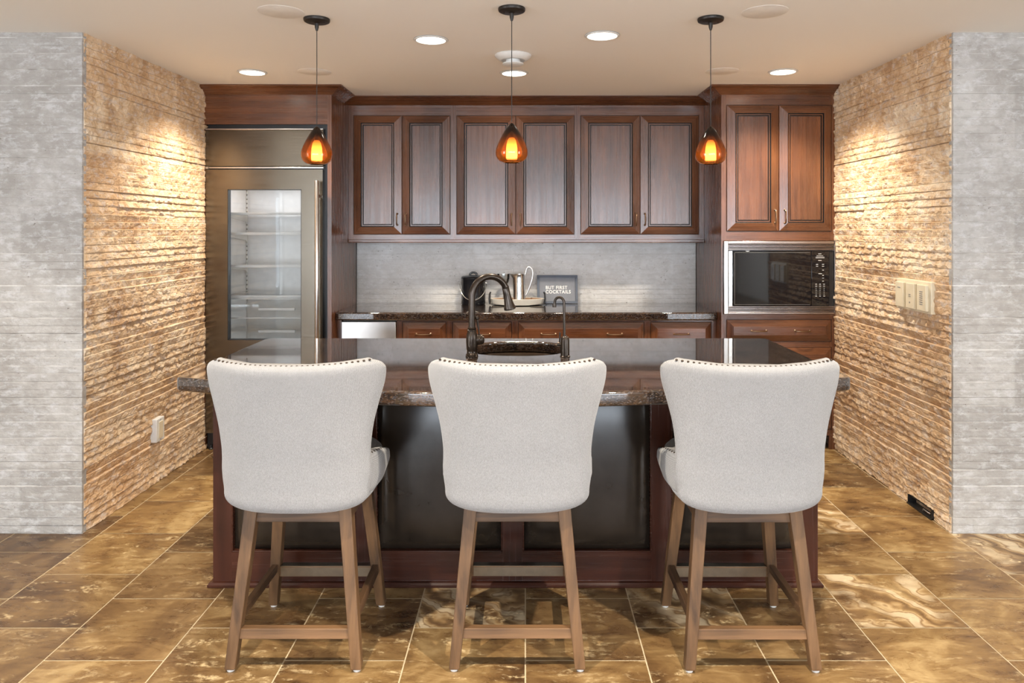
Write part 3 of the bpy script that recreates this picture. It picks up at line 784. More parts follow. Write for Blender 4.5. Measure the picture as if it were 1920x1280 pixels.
ins = 0.010
for a in ((dx0 + ins, dx1 - ins, wz1m - ins - 0.0015, wz1m - ins), (dx0 + ins, dx1 - ins, wz0m + ins, wz0m + ins + 0.0015)):
    mb.box(a[0], a[1], MY + 0.0012, MY + 0.003, a[2], a[3])
mb.box(dx0 + ins, dx0 + ins + 0.0015, MY + 0.0012, MY + 0.003, wz0m + ins, wz1m - ins)
mb.build('door_border', M['grey_trim'], dm)
mb = MB(); mb.box(tx(1366), dx0 - 0.004, MY + 0.006, YT + 0.02, wz0m, wz1m)
mb.build('side_strip', M['chrome'], t)
mb = MB(); mb.box(dx1 + 0.0005, cx1, MY + 0.002, YT + 0.02, wz0m, wz1m)
cp = mb.build('control_panel', M['blackgloss'], t, bevel=0.002)
MB().box(cx1 + 0.003, mx1 - 0.008, MY + 0.008, YT + 0.02, wz0m, wz1m).build('side_filler', M['black'], t)
cw = cx1 - dx1
MB().box(dx1 + cw * 0.24, dx1 + cw * 0.74, MY + 0.0008, MY + 0.003, wz1m - 0.050, wz1m - 0.038).build('display', M['grey_trim'], cp)
def mark(fx, fz, w, h=0.0035):
    mb = MB()
    xm = dx1 + cw * fx; zm = wz1m - (wz1m - wz0m) * fz
    mb.box(xm - w / 2, xm + w / 2, MY + 0.0009, MY + 0.003, zm - h / 2, zm + h / 2); mb.build('key', M['white'], cp)
mark(0.48, 0.05, 0.022); mark(0.48, 0.085, 0.045, 0.002); mark(0.48, 0.17, 0.022)
for fz in (0.24, 0.275): mark(0.32, fz, 0.014); mark(0.66, fz, 0.014)
for fz in (0.345, 0.44, 0.49, 0.545): mark(0.66, fz, 0.011)
mark(0.5, 0.41, 0.024)
for r in range(7):
    for fx in (0.27, 0.49, 0.72): mark(fx, 0.60 + r * 0.036, 0.012 if r in (0, 1, 6) else 0.005)

# ------------------------------------------------------------------ back counter run
YF = 5.088
sF = F / YF
def bx(px): return (px - CX) / sF
CT, SLAB = 0.93, 0.056
mb = MB(); mb.box(XA + 0.001, XB - 0.001, 5.05, YB + 0.004, CT - SLAB, CT)
tag(mb.build('back_countertop', M['granite'], None, bevel=0.010, seg=3), 'dark polished granite worktop along the pale stone backsplash', 'countertop')
edges = [bx(748), bx(842.5), bx(965.5), bx(1213.5), XB - 0.001]
draws = [(bx(754), bx(837.3), (bx(794.5),)), (bx(848), bx(960), (bx(905),)), (bx(971), bx(1208), (bx(1028.5), bx(1152.5))), (bx(1219.3), bx(1334.5), (bx(1277),))]
labs = ['narrow cherry base cabinet right beside the steel-fronted ice maker, under the granite', 'cherry base cabinet behind the bronze gooseneck faucet, with a single drawer pull',
        'wide cherry base cabinet whose long drawer has two pulls', 'cherry base cabinet beside the microwave tower, with one drawer pull']
for i, (d0, d1, pl) in enumerate(draws):
    t = thing('base_cabinet', ((edges[i] + edges[i + 1]) / 2, YF, 0), labs[i], 'cabinet', 'cherry base cabinets under the back counter')
    mb = MB(); a0, a1 = edges[i], edges[i + 1]
    frame_with_openings(a0, a1, 0.10, CT - SLAB - 0.001, YF, 0.02, [(d0, d1, 0.690, 0.861), (d0, d1, 0.13, 0.665)], mb)
    mb.box(a0, a1, YF + 0.02, YB - 0.05, 0.10, CT - SLAB - 0.001, 1)
    mb.box(a0, a1, YF + 0.07, YB - 0.05, 0.0, 0.10, 1)
    mb.build('body', [M['wood_h'], M['wood_v']], t)
    for e0, e1 in ((0.690, 0.861), (0.13, 0.665)): MB().box(d0, d1, YF + 0.006, YF + 0.0195, e0, e1).build('shadow_gap', M['glaze'], t)
    cab_drawer(d0 + GAP, d1 - GAP, 0.690 + GAP, 0.861 - GAP, YF + 0.006, t, pl, 0.10)
    if i == 2:
        xm = (d0 + d1) / 2
        cab_door(d0 + GAP, xm - 0.001, 0.133, 0.662, YF + 0.006, t, xm - 0.03, 0.54, 0.62)
        cab_door(xm + 0.001, d1 - GAP, 0.133, 0.662, YF + 0.006, t, xm + 0.03, 0.54, 0.62)
    else:
        cab_door(d0 + GAP, d1 - GAP, 0.133, 0.662, YF + 0.006, t, d1 - 0.03, 0.54, 0.62)
t = thing('ice_maker', (bx(692), YF, 0), 'brushed steel undercounter ice maker front beside the refrigerator housing', 'ice maker')
ix0, ix1 = bx(641), bx(742.5)
mb = MB(); mb.box(ix0 + .004, ix1 - .004, YF + 0.03, YB - 0.06, 0.0, 0.868); mb.build('body', M['black'], t)
mb = MB(); mb.box(ix0, ix1, YF - 0.012, YF + 0.028, 0.11, 0.862); mb.build('door', M['steel_v'], t, bevel=0.003)
mb = MB(); mb.box(XA + 0.001, ix0 - 0.003, YF + 0.002, YF + 0.022, 0.0, CT - SLAB - 0.001, 0)
mb.box(ix1 + 0.003, edges[0] - 0.001, YF + 0.002, YF + 0.022, 0.0, CT - SLAB - 0.001, 0)
mb.build('filler_strip', M['wood_v'], t)

# ------------------------------------------------------------------ bar island
IY, IX0, IX1, IYB = 3.06, -1.327, 1.243, 3.80
t = thing('bar_island', (-0.04, IY, 0), 'dark cherry bar island faced with padded black leather panels', 'bar island')
bays = [(-1.247, -0.72), (-0.635, -0.0975), (-0.011, 0.536), (0.62, 1.16)]
PZ0, PZ1 = 0.146, 0.845
mb = MB()
frame_with_openings(IX0, IX1, 0.0, 0.872, IY, 0.03, [(a, b, PZ0, PZ1) for a, b in bays], mb)
mb.box(IX0, IX0 + 0.03, IY + 0.03, IYB, 0, 0.872, 1); mb.box(IX1 - 0.03, IX1, IY + 0.03, IYB, 0, 0.872, 1)
mb.box(IX0, IX1, IYB, IYB + 0.02, 0, 0.872, 1); mb.box(IX0 + 0.03, IX1 - 0.03, IY + 0.03, IY + 0.045, 0, 0.872, 1)
mb.build('frame', [M['isl_h'], M['isl_v']], t)
for a, b in bays:
    nx, nz = 18, 26; vs = []; fs = []
    for j in range(nz + 1):
        for i in range(nx + 1):
            uu, vv = i / nx, j / nz
            eu = min(uu, 1 - uu) * (b - a); ev0 = vv * (PZ1 - PZ0); ev1 = (1 - vv) * (PZ1 - PZ0)
            puff = (1 - math.exp(-eu / 0.03)) * (1 - math.exp(-ev0 / 0.03)) * (1 - math.exp(-ev1 / 0.13)) * 1.45
            vs.append((a + 0.002 + (b - a - 0.004) * uu, IY + 0.024 - 0.030 * puff - 0.0025 * math.sin(uu * 7 + a * 9) * math.sin(vv * 5), PZ0 + 0.002 + (PZ1 - PZ0 - 0.004) * vv))
    for j in range(nz):
        for i in range(nx):
            k = j * (nx + 1) + i; fs.append((k, k + 1, k + nx + 2, k + nx + 1))
    MB().add(vs, fs).build('leather_panel', M['leather'], t, True, angle=80)
    mb = MB(); q = 0.006
    for (c0, c1, e0, e1) in ((a, b, PZ0, PZ0 + q), (a, b, PZ1 - q, PZ1), (a, a + q, PZ0, PZ1), (b - q, b, PZ0, PZ1)):
        mb.box(c0, c1, IY - 0.004, IY + 0.02, e0, e1)
    mb.build('panel_bead', M['isl_h'], t, bevel=0.002)
mb = MB()
pf = [(0, 0), (0.016, 0), (0.018, 0.004), (0.018, 0.012), (0.012, 0.020), (0.0, 0.022)]
pl = [(IX0, IYB, -1, 0), (IX0, IY, -1, -1), (IX1, IY, 1, -1), (IX1, IYB, 1, 0)]
mb.loft([[(x + nx * p, y + ny * p, z) for p, z in pf] for x, y, nx, ny in pl], True, True, True)
mb.build('base_molding', M['isl_h'], t)

def curve_slab(name, loops, z0, z1, bevel, mat, label, cat):
    cu = bpy.data.curves.new(name, 'CURVE'); cu.dimensions = '2D'; cu.fill_mode = 'BOTH'
    cu.extrude = (z1 - z0) / 2 - bevel; cu.bevel_depth = bevel; cu.bevel_resolution = 4; cu.offset = -bevel
    for lp in loops:
        sp = cu.splines.new('POLY'); sp.points.add(len(lp) - 1); sp.use_cyclic_u = True
        for p, (x, y) in zip(sp.points, lp): p.co = (x, y, 0, 1)
    ob = bpy.data.objects.new(name + '_src', cu); COL.objects.link(ob)
    dg = bpy.context.evaluated_depsgraph_get(); dg.update()
    me = bpy.data.meshes.new_from_object(ob.evaluated_get(dg))
    bpy.data.objects.remove(ob); bpy.data.curves.remove(cu)
    me.name = name
    me.transform(Matrix.Translation((0, 0, (z0 + z1) / 2)))
    me.materials.clear(); me.materials.append(mat)
    me.polygons.foreach_set('use_smooth', [True] * len(me.polygons))
    try: me.set_sharp_from_angle(angle=math.radians(40))
    except Exception: pass
    o = bpy.data.objects.new(name, me); COL.objects.link(o)
    return tag(o, label, cat)

ICX0, ICX1, ICYB, ICYE, BOW = -1.393, 1.300, 3.876, 2.845, 0.262
def arc(cx, cy, r, a0, a1, n=8): return [(cx + r * math.cos(a0 + (a1 - a0) * i / n), cy + r * math.sin(a0 + (a1 - a0) * i / n)) for i in range(n + 1)]
r = 0.045
xm, hw = (ICX0 + ICX1) / 2, (ICX1 - ICX0) / 2
front = []
for i in range(49):
    x = ICX0 + r + (ICX1 - ICX0 - 2 * r) * i / 48
    front.append((x, ICYE - BOW * (1 - ((x - xm) / (hw - r)) ** 2)))
outline = arc(ICX0 + r, ICYE + r, r, PI, 1.5 * PI - 0.35) + front[1:-1] + arc(ICX1 - r, ICYE + r, r, 1.5 * PI + 0.35, 2 * PI) + arc(ICX1 - r, ICYB - r, r, 0, PI / 2) + arc(ICX0 + r, ICYB - r, r, PI / 2, PI)
SX, SYc, SA, SB = -0.035, 3.548, 0.228, 0.205
def sup(a, b, n, k=48): return [(SX + a * math.copysign(abs(math.cos(2 * PI * i / k)) ** (2 / n), math.cos(2 * PI * i / k)), SYc + b * math.copysign(abs(math.sin(2 * PI * i / k)) ** (2 / n), math.sin(2 * PI * i / k))) for i in range(k)]
curve_slab('island_countertop', [outline, sup(SA, SB, 2.7)[::-1]], CT - 0.055, CT, 0.011, M['granite'], 'bow-fronted polished brown granite top of the bar island', 'countertop')
mb = MB()
rg = []
for a, z, n in ((SA + 0.020, 0.873, 2.7), (SA - 0.002, 0.873, 2.7), (SA - 0.006, 0.862, 2.8), (SA - 0.016, 0.74, 3), (SA - 0.03, 0.705, 3), (SA - 0.08, 0.695, 3), (0.03, 0.692, 2)):
    rg.append([(x, y, z) for x, y in sup(a, a - SA + SB if a > 0.1 else 0.03, n)])
for a, z, n in ((0.03, 0.689, 2), (SA - 0.08, 0.690, 3), (SA - 0.027, 0.70, 3), (SA - 0.012, 0.74, 3), (SA - 0.002, 0.860, 2.8), (SA + 0.020, 0.870, 2.7)):
    rg.append([(x, y, z) for x, y in sup(a, a - SA + SB if a > 0.1 else 0.03, n)])
mb.loft(rg, True, False, False)
k = 48; n0 = len(mb.v) - k
for j in range(k): mb.f.append((n0 + j, n0 + (j + 1) % k, (j + 1) % k, j)); mb.m.append(0)
ts = thing('bar_sink', (SX, SYc, 0.69), 'dark aged bronze undermount sink set into the island granite', 'sink')
mb.build('basin', M['sink'], ts, True, angle=60)
mb = MB(); mb.lathe([(0.036, 0), (0.036, 0.003), (0.028, 0.004), (0.026, 0.0015), (0.0, 0.0015)], (SX, SYc, 0.6925), 24, cap1=False)
mb.build('drain', M['bronze'], ts, True)

# ------------------------------------------------------------------ faucets
FX, FY = -0.246, 3.315
t = thing('gooseneck_faucet', (FX, FY, CT), 'tall oil-rubbed bronze gooseneck faucet with pull-down spray head on the island', 'faucet')
mb = MB()
mb.lathe([(0.0, 0), (0.029, 0.0), (0.0295, 0.003), (0.027, 0.006), (0.0285, 0.009), (0.026, 0.013), (0.0235, 0.016), (0.0235, 0.030), (0.025, 0.034), (0.0262, 0.055), (0.027, 0.075), (0.0262, 0.092), (0.0225, 0.108),
          (0.0195, 0.116), (0.0215, 0.118), (0.0215, 0.122), (0.0185, 0.125), (0.020, 0.128), (0.0205, 0.131), (0.018, 0.134), (0.0165, 0.137), (0, 0.137)], (FX, FY, CT), 32)
mb.build('base', M['bronze'], t, True)
dx_, dy_ = 0.905, 0.425
R_ = 0.088; zA = 1.208
path = [(FX, FY, CT + 0.13), (FX, FY, 1.12), (FX, FY, 1.17)]
for i in range(19):
    a = PI - (PI - math.radians(24)) * i / 18
    q = R_ + R_ * math.cos(a)
    path.append((FX + dx_ * q, FY + dy_ * q, zA + R_ * math.sin(a)))
mb = MB(); mb.tube(path, 0.0150, 18); mb.build('spout', M['bronze'], t, True)
e = Vector(path[-1]); d = Vector((dx_ * 0.22, dy_ * 0.22, -0.97)).normalized()
mb = MB(); mb.lathe([(0.0, -0.004), (0.0165, -0.004), (0.0168, 0.002), (0.0160, 0.004), (0.0168, 0.006), (0.0170, 0.030), (0.0185, 0.055), (0.0225, 0.080), (0.0275, 0.098), (0.0285, 0.103), (0.0275, 0.107), (0.0, 0.107)], tuple(e), 28, tuple(d))
sh = mb.build('spray_head', M['bronze'], t, True)
mb = MB(); c0 = e + d * 0.107
uu = d.orthogonal().normalized(); ww = d.cross(uu)
for rr_, nn in ((0.021, 12), (0.011, 7)):
    for i in range(nn):
        p = c0 + uu * (rr_ * math.cos(2 * PI * i / nn)) + ww * (rr_ * math.sin(2 * PI * i / nn))
        mb.lathe([(0.0018, -0.001), (0.0015, 0.004), (0, 0.004)], tuple(p), 6, tuple(d))
mb.build('nozzles', M['grey_trim'], sh, True)
mb = MB(); hv = Vector((0.94, 0.34, 0)).normalized(); h0 = Vector((FX, FY, 1.006))
mb.lathe([(0.022, 0.012), (0.024, 0.020), (0.0255, 0.030), (0.0255, 0.036), (0.0235, 0.039), (0.0235, 0.041), (0.0245, 0.045), (0.020, 0.054), (0.010, 0.058), (0, 0.058)], tuple(h0), 24, tuple(hv))
hb = h0 + hv * 0.036
mb.tube([hb + Vector((0, 0, 0.018)), hb + Vector((-0.004, 0, 0.05)), hb + Vector((-0.010, 0, 0.092))], [0.0035, 0.0042, 0.0060], 10)
mb.lathe([(0, -0.0095), (0.005, -0.008), (0.0088, -0.004), (0.0095, 0), (0.0088, 0.004), (0.005, 0.008), (0, 0.0095)], tuple(hb + Vector((-0.0108, 0, 0.1))), 14)
mb.build('lever_handle', M['bronze'], t, True)

GX, GY = 0.183, 3.315
t = thing('filter_faucet', (GX, GY, CT), 'small slender bronze filtered-water tap beside the island sink', 'faucet')
mb = MB(); mb.lathe([(0, 0), (0.0235, 0), (0.0238, 0.003), (0.0205, 0.006), (0.0200, 0.076), (0.0190, 0.084), (0.0150, 0.091), (0.0085, 0.094), (0.0075, 0.098), (0, 0.098)], (GX, GY, CT), 26)
mb.build('base', M['bronze'], t, True)
path = [(GX - 0.003, GY, CT + 0.09), (GX - 0.004, GY, 1.10), (GX - 0.005, GY, 1.165)]
for i in range(15):
    a = -math.radians(0) + PI * 1.02 * i / 14
    path.append((GX - 0.005 - 0.021 + 0.021 * math.cos(a), GY + 0.012 * (1 - math.cos(a)) / 2, 1.178 + 0.024 * math.sin(a)))
path.append((path[-1][0] - 0.002, path[-1][1], 1.170))
mb = MB(); mb.tube(path, 0.0062, 12)
mb.lathe([(0.0, -0.004), (0.0085, -0.004), (0.009, 0.004), (0.0085, 0.012), (0, 0.012)], (path[-1][0], path[-1][1], 1.160), 14)
mb.build('spout', M['bronze'], t, True)
mb = MB(); mb.lathe([(0.011, 0.012), (0.0115, 0.03), (0.010, 0.036), (0, 0.037)], (GX, GY, CT + 0.055), 16, (-0.95, 0.3, 0))
mb.tube([(GX - 0.025, GY + 0.008, CT + 0.06), (GX - 0.023, GY + 0.008, CT + 0.11)], [0.0036, 0.0044], 10)
mb.build('lever_handle', M['bronze'], t, True)

# ------------------------------------------------------------------ things on the back counter
BX, BY = -0.404, 5.60
t = thing('ice_bucket', (BX, BY, CT), 'black enamel lidded ice bucket with wire bail standing behind the tall faucet', 'bucket')
mb = MB(); mb.lathe([(0, 0.001), (0.090, 0.001), (0.094, 0.006), (0.094, 0.05), (0.095, 0.198), (0.097, 0.201), (0.097, 0.206), (0.092, 0.208), (0.0, 0.208)], (BX, BY, CT), 48)
mb.build('body', M['ceramic_black'], t, True)
mb = MB(); mb.lathe([(0.0, 0.2085), (0.093, 0.2085), (0.094, 0.214), (0.085, 0.220), (0.030, 0.228), (0.0, 0.229)], (BX, BY, CT), 40)
ld = mb.build('lid', M['ceramic_black'], t, True)
mb = MB(); mb.tube([(BX + 0.028 * math.cos(a), BY, CT + 0.226 + 0.022 * math.sin(a)) for a in [PI * i / 12 for i in range(13)]], 0.0055, 10, flat=1.5)
mb.build('knob', M['ceramic_black'], ld, True)
mb = MB(); mb.tube([(BX + 0.104 * math.cos(a), BY - 0.100 * abs(math.sin(a)) ** 0.8 - 0.0, CT + 0.165 - 0.125 * math.sin(a)) for a in [PI * i / 24 for i in range(25)]], 0.0028, 8)
for s in (-1, 1): mb.lathe([(0.007, 0), (0.007, 0.010), (0, 0.012)], (BX + s * 0.095, BY, CT + 0.165), 10, (s, 0, 0))
mb.build('bail_handle', M['satin'], t, True)

TX, TY = -0.062, 5.545
t = thing('serving_tray', (TX, TY, CT), 'oval whitewashed wood serving tray with black loop handles on the granite', 'tray')
A_, B_ = 0.208, 0.105
def ell(a, b, z, k=48): return [(TX + a * math.cos(2 * PI * i / k), TY + b * math.sin(2 * PI * i / k), z) for i in range(k)]
mb = MB()
mb.loft([ell(A_ - 0.02, B_ - 0.02, CT + 0.006), ell(A_ - 0.012, B_ - 0.012, CT + 0.006), ell(A_, B_, CT + 0.050), ell(A_ - 0.006, B_ - 0.006, CT + 0.052), ell(A_ - 0.012, B_ - 0.010, CT + 0.048)], True, True, False)
mb.build('rim', M['whitewash'], t, True)
mb = MB(); mb.loft([ell(A_ - 0.0120, B_ - 0.010, CT + 0.048), ell(A_ - 0.022, B_ - 0.022, CT + 0.014)], True, False, True)
mb.build('floor', M['traywood'], t, True).name = 'tray_base'
for s in (-1, 1):
    mb = MB()
    mb.tube([(TX + s * (A_ + 0.002), TY - 0.045, CT + 0.012), (TX + s * (A_ + 0.006), TY - 0.045, CT + 0.05), (TX + s * (A_ + 0.004), TY - 0.035, CT + 0.085), (TX + s * (A_ - 0.002), TY, CT + 0.098),
             (TX + s * (A_ + 0.004), TY + 0.035, CT + 0.085), (TX + s * (A_ + 0.006), TY + 0.045, CT + 0.05), (TX + s * (A_ + 0.002), TY + 0.045, CT + 0.012)], 0.0042, 10, flat=1.5)
    mb.tube([(TX + s * (A_ + 0.002), TY - 0.046, CT + 0.014), (TX + s * (A_ - 0.05), TY - 0.083, CT + 0.011), (TX + s * (A_ - 0.11), TY - 0.096, CT + 0.008)], [0.004, 0.0032, 0.0015], 8)
    mb.build('handle', M['black'], t, True)

PX, PY, PZ = -0.047, 5.540, CT + 0.0145
t = thing('pitcher', (PX, PY, PZ), 'polished metal cocktail pitcher with tall looped handle standing on the oval tray', 'pitcher')
mb = MB()
prof = [(0.050, 0.0), (0.052, 0.003), (0.051, 0.01), (0.047, 0.09), (0.043, 0.19), (0.0425, 0.212), (0.045, 0.222)]
rg = []
for r_, z_ in prof:
    ring = []
    for j in range(40):
        a = 2 * PI * j / 40; rr_ = r_
        if z_ > 0.18:
            w = max(0, -math.cos(a)) ** 6; rr_ = r_ + 0.034 * w * (z_ - 0.18) / 0.042
        ring.append((PX + rr_ * math.cos(a), PY + rr_ * math.sin(a), PZ + z_ + (0.006 * max(0, -math.cos(a)) ** 6 if z_ > 0.2 else 0)))
    rg.append(ring)
for r_, z_ in reversed(prof[:-1]):
    rg.append([(PX + (r_ - 0.002) * math.cos(2 * PI * j / 40), PY + (r_ - 0.002) * math.sin(2 * PI * j / 40), PZ + z_ + 0.003) for j in range(40)])
mb.loft(rg, True, True, True)
mb.build('body', M['chrome'], t, True)
mb = MB(); mb.tube([(PX + 0.043, PY, PZ + 0.215), (PX + 0.050, PY, PZ + 0.235), (PX + 0.055, PY, PZ + 0.262), (PX + 0.068, PY, PZ + 0.277), (PX + 0.085, PY, PZ + 0.276), (PX + 0.100, PY, PZ + 0.258), (PX + 0.105, PY, PZ + 0.225),
                    (PX + 0.100, PY, PZ + 0.185), (PX + 0.086, PY, PZ + 0.140), (PX + 0.068, PY, PZ + 0.095), (PX + 0.054, PY, PZ + 0.065), (PX + 0.047, PY, PZ + 0.058)], 0.0036, 10, flat=2.0)
mb.build('handle', M['satin'], t, True)

KX, KY, KZ = -0.170, 5.575, CT + 0.0145
mb = MB(); mb.lathe([(0.0, 0.0), (0.034, 0.0), (0.034, 0.002), (0.006, 0.006), (0.0035, 0.015), (0.0035, 0.118), (0.008, 0.128), (0.030, 0.142), (0.044, 0.165), (0.049, 0.195), (0.050, 0.222),
                     (0.0488, 0.222), (0.0478, 0.195), (0.043, 0.167), (0.029, 0.1445), (0.0, 0.138)], (KX, KY, KZ), 36)
tag(mb.build('coupe_glass', M['crystal'], None, True), 'clear stemmed coupe glass on the tray between the faucet spout and pitcher', 'glass')

t = thing('cocktail_sign', (0.252, 5.66, CT), 'small slate-blue framed sign lettered BUT FIRST COCKTAILS leaning on the backsplash', 'sign')
sx0, sx1, sz0, sz1 = 0.0925, 0.412, CT + 0.002, 1.150
def lean(z): return 5.645 + 0.050 * (z - CT) / 0.22
def slab(x0, x1, z0, z1, d0, d1, mb): mb.hexa([(x0, lean(z0) - d0, z0), (x1, lean(z0) - d0, z0), (x1, lean(z0) + d1, z0), (x0, lean(z0) + d1, z0)], [(x0, lean(z1) - d0, z1), (x1, lean(z1) - d0, z1), (x1, lean(z1) + d1, z1), (x0, lean(z1) + d1, z1)])
mb = MB(); w = 0.018
slab(sx0, sx1, sz0, sz0 + w, 0.012, 0.010, mb); slab(sx0, sx1, sz1 - w, sz1, 0.012, 0.010, mb)
slab(sx0, sx0 + w, sz0 + w, sz1 - w, 0.012, 0.010, mb); slab(sx1 - w, sx1, sz0 + w, sz1 - w, 0.012, 0.010, mb)
mb.build('frame', M['slate'], t, bevel=0.002)
mb = MB(); slab(sx0 + w, sx1 - w, sz0 + w, sz1 - w, 0.002, 0.008, mb); mb.build('sign_panel', M['signface'], t)
cu = bpy.data.curves.new('lettering', 'FONT'); cu.body = 'BUT FIRST\nCOCKTAILS'; cu.size = 0.0345; cu.extrude = 0.0006; cu.offset = 0.0011; cu.space_character = 1.16; cu.space_line = 0.92
ob = bpy.data.objects.new('lettering_src', cu); COL.objects.link(ob)
dg = bpy.context.evaluated_depsgraph_get(); dg.update()
me = bpy.data.meshes.new_from_object(ob.evaluated_get(dg)); bpy.data.objects.remove(ob)
xsv = [v.co.x for v in me.vertices]; ysv = [v.co.y for v in me.vertices]
wd = 0.197 / (max(xsv) - min(xsv)); 
for v in me.vertices:
    x = 0.160 + (v.co.x - min(xsv)) * wd; z = 1.008 + (v.co.y - min(ysv)) * 0.060 / (max(ysv) - min(ysv))
    v.co = (x, lean(z) - 0.0026 - v.co.z, z)
finish(me, 'lettering', M['letter'], t)

# ------------------------------------------------------------------ wall plates
t = thing('wall_outlet', (XL + 0.02, 4.29, 0.32), 'ivory outlet plate low on the stone wall beside the refrigerator', 'outlet')
mb = MB(); mb.box(XL - 0.01, XL + 0.036, 4.245, 4.338, 0.255, 0.392); mb.build('plate', M['white'], t, bevel=0.004)
MB().box(XL + 0.0355, XL + 0.040, 4.268, 4.316, 0.275, 0.372).build('insert', M['ivory'], t, bevel=0.002)
for zz in (0.265, 0.382):
    mb = MB(); mb.lathe([(0.0035, 0), (0.0035, 0.002), (0, 0.002)], (XL + 0.0355, 4.292, zz), 10, (1, 0, 0))
    mb.build('screw', M['grey_trim'], t)

t = thing('wall_controls', (XR - 0.02, 3.89, 1.16), 'ivory three-gang control plate on the tan stone wall beside the microwave', 'switch')
mb = MB(); mb.box(XR - 0.028, XR + 0.01, 3.735, 4.085, 1.072, 1.240); mb.build('plate', M['ivory'], t, bevel=0.004)
for i, (y0, y1) in enumerate(((3.985, 4.068), (3.872, 3.958), (3.758, 3.846))):
    md = MB().box(XR - 0.044, XR - 0.027, y0, y1, 1.085, 1.222).build('control_module', M['ivory'], t, bevel=0.003)
    mb = MB(); yc = (y0 + y1) / 2
    if i == 0: mb.box(XR - 0.0455, XR - 0.043, yc - 0.014, yc + 0.014, 1.190, 1.194)
    if i == 1:
        mb.lathe([(0.005, 0), (0.005, 0.0015), (0, 0.0015)], (XR - 0.0435, yc, 1.118), 10, (-1, 0, 0)); mb.box(XR - 0.0455, XR - 0.043, yc - 0.010, yc + 0.010, 1.160, 1.163); mb.box(XR - 0.0455, XR - 0.043, yc - 0.010, yc + 0.010, 1.150, 1.153)
    if i == 2:
        for q in range(7): mb.box(XR - 0.0455, XR - 0.043, yc - 0.014, yc + 0.014, 1.118 + q * 0.011, 1.122 + q * 0.011)
    mb.build('legend', M['grey_trim'], md)

t = thing('floor_sweep_inlet', (XR, 3.87, 0.0), 'black slot of a floor sweep inlet at the foot of the stone wall', 'vent')
y0, y1, z1 = 3.752, 3.988, 0.050
mb = MB(); k = 0.006
mb.box(XR - 0.022, XR + 0.05, y0, y1, 0.0005, k); mb.box(XR - 0.010, XR + 0.05, y0, y1, z1 - 0.003, z1)
mb.box(XR - 0.016, XR + 0.05, y0, y0 + k, 0.0005, z1); mb.box(XR - 0.016, XR + 0.05, y1 - k, y1, 0.0005, z1); mb.box(XR + 0.04, XR + 0.046, y0, y1, 0.0005, z1)
mb.build('housing', M['black'], t)
mb = MB(); mb.tube([(XR - 0.006, 3.85, 0.012), (XR - 0.010, 3.84, 0.024), (XR - 0.006, 3.81, 0.020), (XR, 3.79, 0.016)], 0.004, 8)
mb.build('latch', M['satin'], t, True)

# ------------------------------------------------------------------ ceiling things
def ceil_pt(px, py, z=CEIL):
    Y = F * (z - CAMZ) / (HY - py); return ((px - CX) * Y / F, Y)

WORLDSPACE[0] = False
def make_downlight(loc, label):
    t = thing('recessed_downlight', loc, label, 'ceiling light', 'recessed downlights')
    mb = MB(); mb.lathe([(0.088, 0.0), (0.088, -0.003), (0.084, -0.006), (0.076, -0.007), (0.074, -0.004), (0.074, 0.0)], (0, 0, -0.0005), 48, cap0=False, cap1=False)
    mb.build('trim_ring', M['white'], t, True)
    mb = MB(); mb.lathe([(0.0885, 0), (0.0892, -0.0022), (0.0880, -0.0022)], (0, 0, -0.0005), 48, cap0=False, cap1=False); mb.build('shadow_ring', M['grey_trim'], t, True)
    mb = MB(); mb.lathe([(0.0, -0.0045), (0.074, -0.0045), (0.074, -0.0015), (0.0, -0.0015)], (0, 0, 0), 40, cap0=False, cap1=False); mb.build('lens', M['lens'], t)
    return t
dls = [((808, 74), 'recessed downlight between the left and central pendants'), ((1129, 66), 'recessed downlight between the central and right pendants'),
       ((964, 136.5), 'small recessed downlight just beyond the smoke detector'), ((473, 135), 'recessed downlight above the refrigerator front, beside the stone wall'),
       ((1468, 134), 'recessed downlight above the microwave tower front, beside the stone wall')]
DLP = []
for i, ((px, py), lab) in enumerate(dls):
    x, y = ceil_pt(px, py); DLP.append((x, y))
    if i == 0: d0 = make_downlight((x, y, CEIL), lab)
    else:
        d = copy_tree(d0); d.location = (x, y, CEIL); d['label'] = lab
sps = [((590, 134.5), 'flush round ceiling speaker behind the left pendant cord'), ((1354, 133.5), 'flush round ceiling speaker behind the right pendant cord'),
       ((527, 22), 'flush round ceiling speaker nearest the viewer, left of the left pendant canopy'), ((1434, 22), 'flush round ceiling speaker nearest the viewer, right of the right pendant canopy')]
for i, ((px, py), lab) in enumerate(sps):
    x, y = ceil_pt(px, py)
    if i == 0:
        mb = MB(); mb.lathe([(0.102, 0), (0.1015, -0.0010), (0.100, -0.0014), (0.0, -0.0016)], (0, 0, -0.0003), 48, cap0=False); s0 = mb.build('ceiling_speaker', M['speaker'], None, True); o = s0
    else:
        o = s0.copy(); COL.objects.link(o)
    o.location = (x, y, CEIL); tag(o, lab, 'speaker', 'flush ceiling speakers')
x, y = ceil_pt(962, 103)
t = thing('smoke_detector', (x, y, CEIL), 'round white smoke detector on the ceiling behind the central pendant cord', 'smoke detector')
mb = MB(); mb.lathe([(0.100, 0), (0.104, -0.004), (0.100, -0.012), (0.078, -0.030), (0.066, -0.032), (0.060, -0.028), (0, -0.026)], (0, 0, 0), 48, cap0=False)
mb.build('base', M['white'], t, True)
mb = MB(); mb.lathe([(0.040, -0.025), (0.040, -0.044), (0.058, -0.047), (0.060, -0.053), (0.050, -0.058), (0.030, -0.060), (0, -0.060)], (0, 0, 0), 36, cap0=False)
mb.build('sensor_cap', M['white'], t, True)

